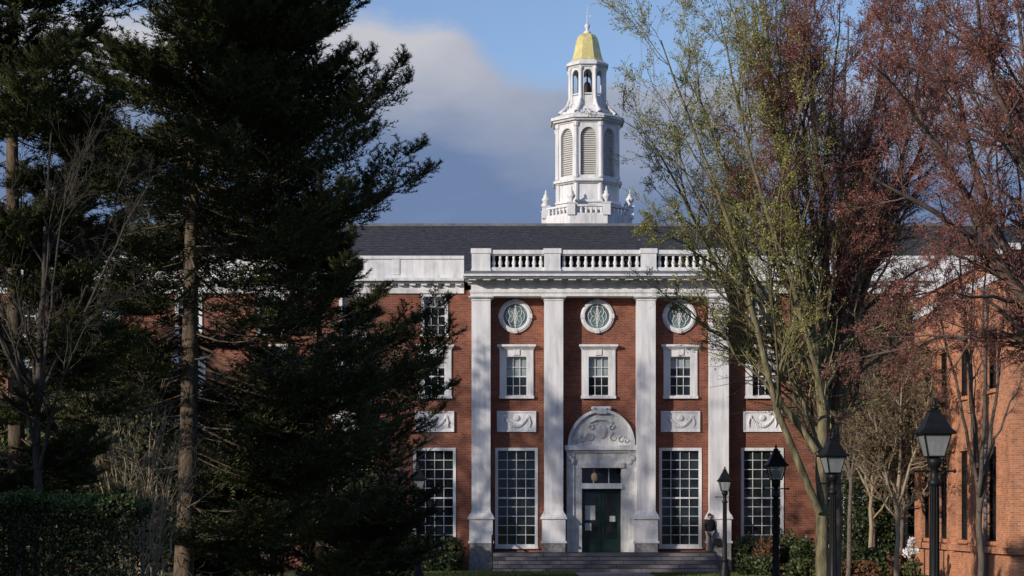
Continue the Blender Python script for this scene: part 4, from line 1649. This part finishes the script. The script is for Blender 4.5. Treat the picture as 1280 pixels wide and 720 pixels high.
    v, f = tubes(Pd, Rd, 4)
    b.add(v, f, 1, True)
    Cd, cr = spawn(Pd, Rd, 7, .2, 1, (25, 60), .35, 4, rng, wob=.12, rr=.5)
    v, f = tubes(Cd, np.maximum(cr, .003), 3)
    b.add(v, f, 1, True)
    b.build('trunk', [M['bark_con'], M['bark_grey']], root)
    # needle sprays: every shoot carries flat combs of needles
    P3, R3 = side_shoots(P2, R2, m3, .10, lambda L_, t: .42 * L_ * (1 - .6 * t) + .05, 3, 48, .30, .003)
    b = MB()
    shoots = np.concatenate([P3[:, [0, 2]], P2[:, [2, 4]], P2[:, [1, 3]]])
    A, Bv = shoots[:, 0], shoots[:, 1]
    d = Bv - A
    ln = np.linalg.norm(d, axis=1, keepdims=True)
    d = d / (ln + 1e-9)
    up = norm(np.cross(np.cross(d, np.array([0, 0, 1.0])) + 1e-6, d))
    sd = np.cross(d, up)
    nl = .088 * nscale
    tris = []
    S = 6
    for q in range(S):
        c = A + d * ln * ((q + .4) / S)
        wid = np.minimum(ln / S * .95, .045)
        for sgn in (1, -1):
            tip = c + (sd * sgn * .8 + d * .65 + up * rng.normal(.12, .25, (len(c), 1))) * nl * rng.uniform(.75, 1.25, (len(c), 1))
            tris.append(np.stack([c - d * wid * .5, c + d * wid * .5, tip], 1))
        if q % 2 == 0:
            tip = c + (up * .7 + d * .7 + sd * rng.normal(0, .4, (len(c), 1))) * nl * .9
            tris.append(np.stack([c - d * wid * .5, c + d * wid * .5, tip], 1))
    T = np.concatenate(tris)
    b.add(T.reshape(-1, 3), np.arange(len(T) * 3).reshape(-1, 3))
    b.build('crown', M['needle'], root)
    return root


CD = 40.0
main = conifer('conifer_tree', (X(225, CD), CD, 0), 19.5,
               [(0, 2.8), (2.2, 3.4), (4, 4.6), (5.4, 5.3), (7, 5.0), (8.6, 4.7), (11.5, 3.9), (13.2, 3.1), (17, 1.4), (19.5, .3)],
               2.2, 285, 3, 'tall dark conifer with pale scaly trunk, its boughs reaching across the brick wing', .215, lean=.034,
               open_side=[(-pi / 2, 0, 8.2, .40, .10), (pi, 5.5, 14, .40, .50)], asym=(0.0, .14), m2=25, m3=11)
c2 = conifer('conifer_tree', (X(18, 34.0), 34.0, 0), 18.0,
             [(0, 1.2), (3, 2.4), (6, 2.6), (9, 2.5), (12, 2.3), (18, .4)],
             2.2, 165, 4, 'dark conifer with thin lower boughs, cut off by the picture edge above the hedge', .17, m2=20)
c3 = conifer('conifer_tree', (X(400, 49.0), 49.0, 0), 10.5,
             [(0, 2.2), (1.5, 3.4), (3.5, 3.9), (5.5, 3.4), (8.5, 1.5), (10.5, .2)],
             1.0, 145, 6, 'lower bushy conifer behind the tall one, boughs near the ground', .16, m2=18, m3=9)
c4 = copy_tree(c2)
c4.location = (X(112, 56.0), 56.0, 0)
c4.rotation_euler = (0, 0, 2.1)
c4.scale = (1.35, 1.35, .44)
c5 = copy_tree(c2)
c5.location = (X(185, 61.0), 61.0, 0)
c5.rotation_euler = (0, 0, 4.0)
c5.scale = (1.35, 1.35, .42)
tag(c5, 'dark conifer furthest back, seen just left of the pale scaly trunk', 'conifer')
tag(c4, 'shorter dark conifer standing further back between the two trunks', 'conifer')
#@@REST
# unseen conifers added to throw shade; bare trees whose branches streak the pilasters
for (x, y, sc, rz, src, lab, cat, grp) in (
        (-33.0, 69.0, 1.0, .7, c2, 'unseen conifer added for shade, nearest the library wing', 'conifer', 'unseen conifers added for shade'),
        (-27.0, 50.0, .95, 2.9, c2, 'unseen conifer added for shade, in the middle of the row', 'conifer', 'unseen conifers added for shade'),
        (-19.5, 24.0, .42, 2.4, c2, 'unseen low conifer squashed to shade the hedge, set further out', 'conifer', 'unseen conifers added for shade'),
        (-15.0, 25.6, .44, 1.4, c2, 'unseen low conifer squashed to shade the hedge, closest to it', 'conifer', 'unseen conifers added for shade'),
        (-24.0, 33.0, 1.0, 4.4, c2, 'unseen conifer added for shade, nearest the cross path', 'conifer', 'unseen conifers added for shade')):
    o = copy_tree(src)
    o.location = (x, y, 0)
    o.rotation_euler = (0, 0, rz)
    o.scale = (max(sc * 1.5, 1.1), max(sc * 1.5, 1.1), sc)  # low ones squashed so they shade only the hedge
    tag(o, lab, cat, grp)
o = copy_tree(bt_green)
o.location = (-22.5, 68.5, 0)
o.rotation_euler = (0, 0, 1.2)
o.scale = (1.2, 1.2, 1.2)
tag(o, 'yellow-green budding tree behind the conifers near the library wing', 'tree')
o = copy_tree(bt_green)
o.location = (-30.0, 55.5, 0)
o.rotation_euler = (0, 0, 3.3)
o.scale = (1.35, 1.35, 1.35)
tag(o, 'large budding tree outside the added conifers', 'tree')

# ------------------------------------------------------------------ shrubs and hedge
def clump(b, c, r, n, size, rng, m=0, elong=1.7, shell=.55):
    d = norm(rng.normal(size=(n, 3)))
    q = rng.uniform(shell, 1.0, (n, 1)) ** .6
    lump = 1 + .22 * np.sin(d[:, :1] * 7 + c[0]) * np.cos(d[:, 2:] * 6 + c[1]) + .12 * np.sin(d[:, 1:2] * 13)
    P = np.asarray(c) + d * q * lump * np.asarray(r)
    P = P[P[:, 2] > .03]
    leaves_at(b, P, size, rng, m, elong)


def shrub(name, px, D, py_top, w_px, seed, label, mat, n=2600, size=.07, stems=6, low=.15, group=None, cat='shrub', bark='bark_grey'):
    rng = np.random.default_rng(seed)
    x0, zt, hw = X(px, D), Z(py_top, D), w_px * D / F / 2
    root = empty(name, (x0, D, 0))
    tag(root, label, cat, group)
    b = MB()
    k = 5
    cs = []
    for i in range(k):
        a = i * 2.4 + rng.uniform(0, .8)
        rr = hw * rng.uniform(.30, .55) * (i > 0)
        h = zt * rng.uniform(.62, .80) if i else zt * .74
        c = (x0 + rr * cos(a), D + rr * sin(a) * .8, h if low > .3 else h * .75)
        cs.append(c)
        rz = (zt - c[2]) * rng.uniform(.85, 1.0)
        clump(b, c, (hw * rng.uniform(.45, .62), hw * rng.uniform(.45, .6), rz), n // k, size, rng)
        if low <= .3:
            clump(b, (c[0], c[1], c[2] * .45), (hw * .55, hw * .5, c[2] * .5), n // k // 2, size, rng)
    b.build('foliage', mat, root, origin=(x0, D, 0))
    b = MB()
    for i in range(stems):
        c = cs[i % k]
        st = (x0 + rng.uniform(-.15, .15) * hw, D + rng.uniform(-.15, .15) * hw, -.05)
        mid = ((st[0] + c[0]) / 2 + rng.uniform(-.1, .1), (st[1] + c[1]) / 2, c[2] * .5)
        b.tube(resample([st, mid, c], 7), np.linspace(.04, .014, 7) * min(1.3, .5 + hw), 6)
    b.build('stem', M[bark], root, origin=(x0, D, 0))
    return root


def bare_shrub(px, D, py_top, w_px, seed, label, bark, nl=9, name='bare_shrub', bud=None, m=9):
    rng = np.random.default_rng(seed)
    x0, zt, hw = X(px, D), Z(py_top, D), w_px * D / F / 2
    limbs = []
    for i in range(nl):
        a = i * 2.4 + rng.uniform(0, 1)
        r_ = hw * rng.uniform(.35, 1)
        h = zt * rng.uniform(.75, 1)
        limbs.append(([(x0 + .1 * cos(a), D + .1 * sin(a), -.05), (x0 + .35 * r_ * cos(a), D + .35 * r_ * sin(a), h * .35),
                       (x0 + .7 * r_ * cos(a), D + .7 * r_ * sin(a), h * .72), (x0 + r_ * cos(a), D + r_ * sin(a), h)], .032, .006))
    return bare_tree(name, limbs, (x0, D, 0), M[bark], M[bud] if bud else None, seed, label, 'shrub',
                     [LV(m, .2, 1, 15, 50, .4, 5, 4, up=.1, rr=.5), LV(6, .15, 1, 20, 55, .45, 4, 3, rr=.7)], per=2, trunkname='stems', bsize=.04)


bare_shrub(176, 37.0, 490, 150, 41, 'bare grey-brown shrub of arching stems next to the pale scaly trunk', 'bark_tan', 15)
bare_shrub(420, 52.0, 600, 120, 42, 'bare shrub with light curving stems beneath the conifer boughs', 'bark_tan', 9, m=5)
bare_shrub(350, 50.0, 610, 60, 43, 'small bare shrub with forked light stems under the bushy evergreen', 'bark_tan', 5, m=4)
shrub('evergreen_shrub', 345, 51.5, 565, 150, 51, 'yellowish-green evergreen shrub on bare stems under the tall conifer', M['yew'], 4200, .09, 7, low=.5)
shrub('evergreen_shrub', 455, 55.0, 575, 150, 52, 'broad dark evergreen shrub below the outer conifer boughs', M['needle'], 5200, .09, 7)
shrub('evergreen_shrub', 290, 58.0, 600, 120, 53, 'dark evergreen shrub behind the pale scaly trunk', M['needle'], 4200, .10, 6)
shrub('evergreen_shrub', 120, 53.0, 470, 240, 54, 'wide dark evergreen shrub behind the clipped hedge', M['needle'], 9500, .10, 6)
shrub('evergreen_shrub', 10, 54.0, 480, 170, 55, 'tall dark evergreen shrub behind the hedge at the picture edge', M['needle'], 6000, .10, 6)
shrub('evergreen_shrub', 1088, 83.2, 575, 120, 58, 'tall dark evergreen shrub added in place of shade on the library wall', M['yew'], 4200, .10, 6)  # added dark mass, stands in for shade lying on the wing
shrub('evergreen_shrub', 440, 62.0, 655, 130, 57, 'low dark evergreen shrub beside the far lamp post', M['needle'], 3600, .09, 6)

# clipped hedge
hx0, hx1, hy0, hy1, hz = X(-120, 31), X(178, 31), 30.3, 31.8, Z(633, 30.5)
hed = empty('hedge', ((hx0 + hx1) / 2, 31.0, 0))
tag(hed, 'clipped green hedge with sunlit top in front of the dark conifers', 'hedge')
b = MB()
rng = np.random.default_rng(61)
n = 64000
P = np.stack([rng.uniform(hx0, hx1, n), rng.uniform(hy0, hy1, n), rng.uniform(0.05, hz, n)], 1)
face = rng.integers(0, 4, n)
P[face == 0, 1] = hy0 + rng.normal(0, .05, (face == 0).sum())
P[face == 1, 2] = hz + rng.normal(0, .05, (face == 1).sum())
P[face == 3, 2] = hz + rng.normal(0, .07, (face == 3).sum())
P[:, 2] += .06 * np.sin(P[:, 0] * 2.1) + .05 * np.sin(P[:, 0] * 5.3 + P[:, 1] * 2) + .03 * np.sin(P[:, 0] * 11.7)
P[:, 1] += .05 * np.sin(P[:, 0] * 2.9 + 1)
leaves_at(b, P, .038, rng, 0, 1.6)
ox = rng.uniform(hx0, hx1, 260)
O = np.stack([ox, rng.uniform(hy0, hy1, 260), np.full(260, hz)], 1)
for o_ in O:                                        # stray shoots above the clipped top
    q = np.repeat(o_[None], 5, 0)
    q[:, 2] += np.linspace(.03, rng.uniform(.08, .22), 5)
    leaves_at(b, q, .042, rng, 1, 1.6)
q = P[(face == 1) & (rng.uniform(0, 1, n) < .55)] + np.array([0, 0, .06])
leaves_at(b, q, .040, rng, 1, 1.6)  # lighter copies paint light on the hedge top
b.build('foliage', [M['hedge'], M['hedge_lit']], hed, origin=tuple(hed.location))
b = MB()
for i in range(24):
    x = hx0 + (i + .5) * (hx1 - hx0) / 24
    b.tube([(x, 31.0, -.05), (x + .1, 31.0, 1.2), (x + .05, 31.1, hz - .2)], [.05, .03, .01], 6)
b.build('stem', M['bark_grey'], hed, origin=tuple(hed.location))

# planting along the library and on the right-hand bed
beds = [
    (487, 82.6, 668, 46, 'shrub', 'rounded green shrub below the brick wing nearest the dark conifer'),
    (508, 83.0, 658, 42, 'shrub', 'leafy shrub under the left half of the wing window beside the entrance front'),
    (538, 82.8, 674, 40, 'shrub', 'low shrub under the middle of the wing window beside the entrance front'),
    (566, 83.2, 670, 40, 'shrub', 'bright low shrub against the granite pedestal by the handrail'),
    (552, 81.9, 688, 60, 'yew', 'flat dark shrub in front of the low bright one by the granite pedestal'),
    (500, 81.9, 685, 56, 'yew', 'flat dark shrub at the lawn edge beside the far lamp post'),
    (934, 80.0, 668, 34, 'yew', 'dark shrub beside the last granite pedestal'),
    (962, 79.0, 672, 40, 'rust', 'russet-leaved shrub between the two lamp posts'),
    (985, 79.5, 662, 38, 'shrub', 'yellow-green shrub under the window frame behind the second lamp post'),
    (1008, 78.0, 672, 44, 'yew', 'dark green shrub just left of the forked trunk'),
    (950, 76.5, 695, 60, 'yew', 'low dark spreading shrub at the lawn corner'),
    (1066, 76.0, 678, 60, 'yew', 'dark rounded shrub behind the trunk and black lamp post'),
    (1098, 74.0, 684, 50, 'yew', 'dark shrub between the two small pale-stemmed trees'),
    (1128, 73.5, 690, 44, 'rust', 'russet low shrub beside the tan-trunked small tree'),
    (1080, 71.5, 700, 70, 'rust', 'low russet ground shrub in front of the dark rounded one'),
    (1010, 72.0, 700, 60, 'shrub', 'low green shrub at the foot of the forked trunk'),
]
for i, (px, D, top, w, mt, lab) in enumerate(beds):
    shrub('bed_shrub', px, D, top, w, 70 + i, lab, M[mt], 1500, .085, 5, group='shrubs in the planting beds')
# white flowers by the brick corner
fx, fD = X(1140, 72.0), 72.0
fl = empty('flowering_plant', (fx, fD, 0))
tag(fl, 'small plant with a few white blossoms beside the orange brick corner', 'plant')
b = MB()
rng = np.random.default_rng(5)
heads = [(1140, 676, .26), (1138.5, 683, .24), (1135, 690.5, .34), (1145, 688, .16), (1137, 691, .28)]
for px, py, s in heads:
    clump(b, (X(px, fD), fD + rng.uniform(-.1, .1), Z(py, fD)), (s * .6, s * .6, s * .55), 90, .09, rng, shell=.1)
b.build('blossom', M['blossom'], fl, origin=(fx, fD, 0))
b = MB()
for px, py, s in heads:
    x, z = X(px, fD), Z(py, fD)
    b.tube([(fx, fD, -.03), ((fx + x) / 2, fD, z * .5), (x, fD, z)], [.02, .014, .01], 5)
b.build('stem', M['bark_tan'], fl, origin=(fx, fD, 0))
b = MB()
clump(b, (fx, fD, .35), (.35, .3, .4), 260, .09, rng)
b.build('foliage', M['shrub'], fl, origin=(fx, fD, 0))

# lawn grass along the walk, where the lawn shows
b = MB()
rng = np.random.default_rng(3)
n = 46000
x = rng.uniform(-6.5, 16, n)
y = rng.uniform(70, 81.5, n)
ok = ((x < 2.6) | (x > 5.8)) & ~((x > 5.7) & (x < 8.95) & (y > 79.8)) & ~((x > 9.9) & (y > 70))
x, y = x[ok], y[ok]
n = len(x)
a = rng.uniform(0, 2 * pi, n)
h = rng.uniform(.05, .12, n)
w = .012
V = np.stack([np.stack([x - w * np.cos(a), y - w * np.sin(a), np.zeros(n)], 1), np.stack([x + w * np.cos(a), y + w * np.sin(a), np.zeros(n)], 1),
              np.stack([x + rng.normal(0, .03, n), y + rng.normal(0, .03, n), h], 1)], 1)
b.add(V.reshape(-1, 3), np.arange(n * 3).reshape(-1, 3))
tag(b.build('grass', M['blade']), 'short lawn grass either side of the entrance walk', 'grass', kind='stuff')

b = MB()
rng = np.random.default_rng(17)
n = 900
c = np.stack([rng.uniform(-1.2, 9.5, n), rng.uniform(74, 81.3, n), rng.uniform(.012, .03, n)], 1)
k = rng.uniform(0, 1, n) < .25
st = rng.integers(0, 5, n)
c[k, 1] = 81.35 + st[k] * .36 + rng.uniform(.05, .34, n)[k]
c[k, 2] = .8 * (st[k] + 1) / 5 + .012
c[k, 0] = rng.uniform(-.6, 8.6, n)[k]
u = np.stack([rng.normal(size=n), rng.normal(size=n), rng.normal(size=n) * .12], 1)
u = norm(u)
w = norm(np.cross(u, np.array([0, 0, 1.0])))
sz = rng.uniform(.025, .06, n)[:, None]
b.add(np.stack([c - u * sz, c + w * sz * .6, c + u * sz, c - w * sz * .6], 1).reshape(-1, 3), np.arange(n * 4).reshape(n, 4))
tag(b.build('leaf_litter', M['rust']), 'dry russet leaves blown over the steps and walk', 'leaf litter', kind='stuff')

# ------------------------------------------------------------------ lamp posts
def make_lamp():
    root = empty('street_lamp', (0, 0, 0))
    b = MB()
    b.lathe(0, 0, [(.24, -.05), (.24, .06), (.20, .10), (.19, .42), (.15, .50), (.13, .62), (.10, .72), (.095, .78), (.12, .80), (.12, .84), (.085, .88), (.075, 1.4),
                   (.068, 2.85), (.10, 2.87), (.10, 2.93), (.066, 2.96), (.06, 3.12), (.085, 3.14), (.11, 3.20), (.12, 3.27), (.05, 3.29)], 16)
    for k in range(10):                              # flutes standing proud
        a = 2 * pi * k / 10
        b.tube([(.080 * cos(a), .080 * sin(a), .90), (.072 * cos(a), .072 * sin(a), 1.4), (.066 * cos(a), .066 * sin(a), 2.84)], .010, 5)
    b.build('post', M['iron'], root)
    b = MB()
    b.tube([(-.30, 0, 3.08), (.30, 0, 3.08)], .016, 6)
    b.ell((-.31, 0, 3.08), (.03, .03, .03))
    b.ell((.31, 0, 3.08), (.03, .03, .03))
    b.build('ladder_bar', M['iron'], root)
    sq = lambda r_, z: [(-r_, -r_, z), (r_, -r_, z), (r_, r_, z), (-r_, r_, z)]
    z0, z1, r0, r1 = 3.30, 3.64, .125, .205
    lan = MB()
    for k in range(4):
        sx, sy = ((-1, -1), (1, -1), (1, 1), (-1, 1))[k]
        lan.tube([(sx * r0, sy * r0, z0), (sx * r1, sy * r1, z1)], .014, 5)
    for r_, z, t in ((r0, z0, .014), (r1, z1, .016)):
        c = sq(r_, z)
        for k in range(4):
            lan.tube([c[k], c[(k + 1) % 4]], t, 5)
    lan.prism(sq(r0 - .01, z0 - .012), sq(r0 - .01, z0 + .004))
    lf = lan.build('lantern_frame', M['iron'], root)
    g = MB()
    lo, hi = sq(r0, z0), sq(r1, z1)
    for k in range(4):
        g.add([lo[k], lo[(k + 1) % 4], hi[(k + 1) % 4], hi[k]], [(0, 1, 2, 3)])
    g.build('glass', M['lglass'], root)
    b = MB()
    b.lathe(0, 0, [(.03, z0), (.03, z0 + .10), (.045, z0 + .11), (.04, z0 + .24), (.01, z0 + .27)], 10)
    b.build('lamp_bulb', M['lglass'], root)
    b = MB()
    prof = [(.27, 3.640), (.275, 3.665), (.215, 3.72), (.165, 3.81), (.12, 3.91), (.075, 3.985)]
    for (ra, za), (rb, zb) in zip(prof[:-1], prof[1:]):
        b.prism(sq(ra, za), sq(rb, zb), cap=(za < 3.66))
    b.prism(sq(.085, 3.985), sq(.085, 4.01))
    b.lathe(0, 0, [(.05, 4.01), (.075, 4.04), (.05, 4.075), (.022, 4.09), (.04, 4.12), (.012, 4.16), (.004, 4.20)], 10)
    b.build('lantern_roof', M['iron'], root)
    return root


lamps = [(1168, 29.0, 'black lamp post nearest the camera, standing in front of the orange brick building', .1),
         (1041, 40.0, 'black lamp post standing against the dark forked tree trunks', .5),
         (970, 47.5, 'black lamp post in front of the window between the last pilaster and the tree', .2),
         (906, 68.5, 'small distant black lamp post in front of the last white pilaster', .0),
         (523, 66.0, 'black lamp post half hidden by conifer boughs beside the shrub bed', .3)]
lp = make_lamp()
for i, (px, D, lab, rz) in enumerate(lamps):
    o = lp if i == 0 else copy_tree(lp)
    o.location = (X(px, D), D, 0)
    o.rotation_euler = (0, 0, rz * .4)
    tag(o, lab, 'street lamp', 'black lamp posts along the walk')

# ------------------------------------------------------------------ person on the platform
def skin(name, verts, edges, radii, mat, parent, sub=2):
    me = bpy.data.meshes.new(name)
    me.from_pydata([Vector(v) for v in verts], edges, [])
    me.materials.append(mat)
    o = bpy.data.objects.new(name, me)
    col.objects.link(o)
    o.parent = parent
    sm = o.modifiers.new('skin', 'SKIN')
    sm.use_smooth_shade = True
    for i, r_ in enumerate(radii):
        d = me.skin_vertices[0].data[i]
        d.radius = r_ if isinstance(r_, tuple) else (r_, r_)
        d.use_root = (i == 0)
    ss = o.modifiers.new('sub', 'SUBSURF')
    ss.levels = ss.render_levels = sub
    return o


skin_m = noise_mat('skin', (0.42, 0.26, 0.19), (0.48, 0.31, 0.23), 8, .55)
jacket_m = noise_mat('black_jacket', (0.010, 0.010, 0.012), (0.022, 0.022, 0.026), 6, .8)
trouser_m = noise_mat('grey_trousers', (0.22, 0.21, 0.21), (0.32, 0.31, 0.30), 6, .9)
hair_m = noise_mat('dark_hair', (0.018, 0.010, 0.008), (0.04, 0.022, 0.016), 12, .6)
shoe_m = plain('dark_shoes', (0.015, 0.014, 0.014), .5)
pD = 84.05
per = empty('person', (X(887, pD), pD, 0.80), .35)
tag(per, 'person in a black jacket and pale grey trousers standing by the last pilaster', 'person')
J = dict(pelvis=(0, 0, .92), waist=(0, .0, 1.05), chest=(0, .01, 1.27), neckb=(0, .0, 1.43), neck=(0, -.01, 1.50), head=(0, -.02, 1.58), crown=(0, -.01, 1.67),
         ls=(-.17, 0, 1.38), le=(-.25, .02, 1.12), lw=(-.22, -.12, .91), lh=(-.215, -.15, .84),
         rs=(.17, 0, 1.38), re=(.25, .03, 1.11), rw=(.27, -.03, .86), rh=(.272, -.04, .79),
         lhip=(-.09, 0, .86), lk=(-.10, -.07, .48), la=(-.10, .02, .09), lt=(-.11, -.13, .04),
         rhip=(.09, 0, .86), rk=(.11, .01, .48), ra=(.12, .10, .09), rt=(.13, -.04, .04))
names = list(J)
ix = {k: i for i, k in enumerate(names)}
ed = [('pelvis', 'waist'), ('waist', 'chest'), ('chest', 'neckb'), ('neckb', 'neck'), ('neck', 'head'), ('head', 'crown'), ('chest', 'ls'), ('ls', 'le'), ('le', 'lw'), ('lw', 'lh'),
      ('chest', 'rs'), ('rs', 're'), ('re', 'rw'), ('rw', 'rh'), ('pelvis', 'lhip'), ('lhip', 'lk'), ('lk', 'la'), ('la', 'lt'), ('pelvis', 'rhip'), ('rhip', 'rk'), ('rk', 'ra'), ('ra', 'rt')]
rd = dict(pelvis=(.14, .11), waist=(.12, .09), chest=(.15, .11), neckb=.07, neck=.05, head=(.075, .09), crown=(.055, .065), ls=.06, le=.042, lw=.03, lh=.035, rs=.06, re=.042, rw=.03, rh=.035,
          lhip=.085, lk=.058, la=.04, lt=.035, rhip=.085, rk=.058, ra=.04, rt=.035)
body = skin('body', [J[k] for k in names], [(ix[a], ix[c]) for a, c in ed], [rd[k] for k in names], skin_m, per)


def part_skin(name, keys, edges, grow, mat, over={}):
    ks = list(keys)
    i_ = {k: i for i, k in enumerate(ks)}
    rr = []
    for k in ks:
        r_ = rd[k]
        r_ = r_ if isinstance(r_, tuple) else (r_, r_)
        rr.append(over.get(k, (r_[0] + grow, r_[1] + grow)))
    return skin(name, [J[k] for k in ks], [(i_[a], i_[c]) for a, c in edges], rr, mat, per)


part_skin('jacket', ['waist', 'pelvis', 'chest', 'neckb', 'ls', 'le', 'lw', 'rs', 're', 'rw'],
          [('pelvis', 'waist'), ('waist', 'chest'), ('chest', 'neckb'), ('chest', 'ls'), ('ls', 'le'), ('le', 'lw'), ('chest', 'rs'), ('rs', 're'), ('re', 'rw')], .028, jacket_m)
part_skin('trousers', ['pelvis', 'lhip', 'lk', 'la', 'rhip', 'rk', 'ra'],
          [('pelvis', 'lhip'), ('lhip', 'lk'), ('lk', 'la'), ('pelvis', 'rhip'), ('rhip', 'rk'), ('rk', 'ra')], .018, trouser_m)
b = MB()
b.ell((0, .012, 1.635), (.088, .100, .088), 0, 14, 10)
b.ell((0, .055, 1.57), (.075, .05, .08), 0, 12, 8)
b.build('hair', hair_m, per)
b = MB()
for k, e in (('la', 'lt'), ('ra', 'rt')):
    p, q = J[k], J[e]
    b.ell(((p[0] + q[0]) / 2, (p[1] + q[1]) / 2, .045), (.05, .14, .05), 0, 10, 6)
b.build('shoes', shoe_m, per)
b = MB()                                             # face: nose, eyes, ears
b.ell((0, -.115, 1.575), (.014, .022, .024), 0, 8, 6)
for sx in (-1, 1):
    b.ell((sx * .085, 0, 1.585), (.012, .022, .032), 0, 8, 6)
b.build('nose_and_ears', skin_m, per)
b = MB()
for sx in (-1, 1):
    b.ell((sx * .032, -.098, 1.60), (.012, .010, .009), 0, 8, 6)
b.ell((0, -.098, 1.532), (.026, .008, .007), 0, 8, 6)
b.build('eyes_and_mouth', hair_m, per)
for s, (hx, hy, hz_) in (('l', J['lh']), ('r', J['rh'])):   # fingers
    b = MB()
    for i in range(4):
        x = hx
        y = hy - .030 + i * .02
        l_ = (.075, .085, .08, .062)[i]
        b.tube([(x, y, hz_ + .01), (x + .004, y - .004, hz_ - l_ * .45), (x + (.018 if hx < 0 else -.018), y - .006, hz_ - l_)], [.010, .009, .007], 6)
    b.tube([(x, hy - .035, hz_ + .025), (x + (.012 if hx < 0 else -.012), hy - .06, hz_ - .015), (x + (.018 if hx < 0 else -.018), hy - .062, hz_ - .045)], [.011, .010, .008], 6)
    b.build('hand', skin_m, per)
# bag hanging from the hand
bag = empty('bag', tuple(per.location + Vector((.36, -.02, .0))))
tag(bag, 'dark shoulder bag held low beside the person on the steps', 'bag')
b = MB()
b.prism([(-.17, -.05, .30), (.17, -.05, .30), (.17, .05, .30), (-.17, .05, .30)], [(-.15, -.03, .62), (.15, -.03, .62), (.15, .03, .62), (-.15, .03, .62)])
b.build('bag_body', jacket_m, bag)
b = MB()
b.tube([(-.12, 0, .61), (-.09, 0, .74), (-.02, 0, .78), (.05, 0, .74), (.10, 0, .61)], .012, 6)
b.build('strap', jacket_m, bag)
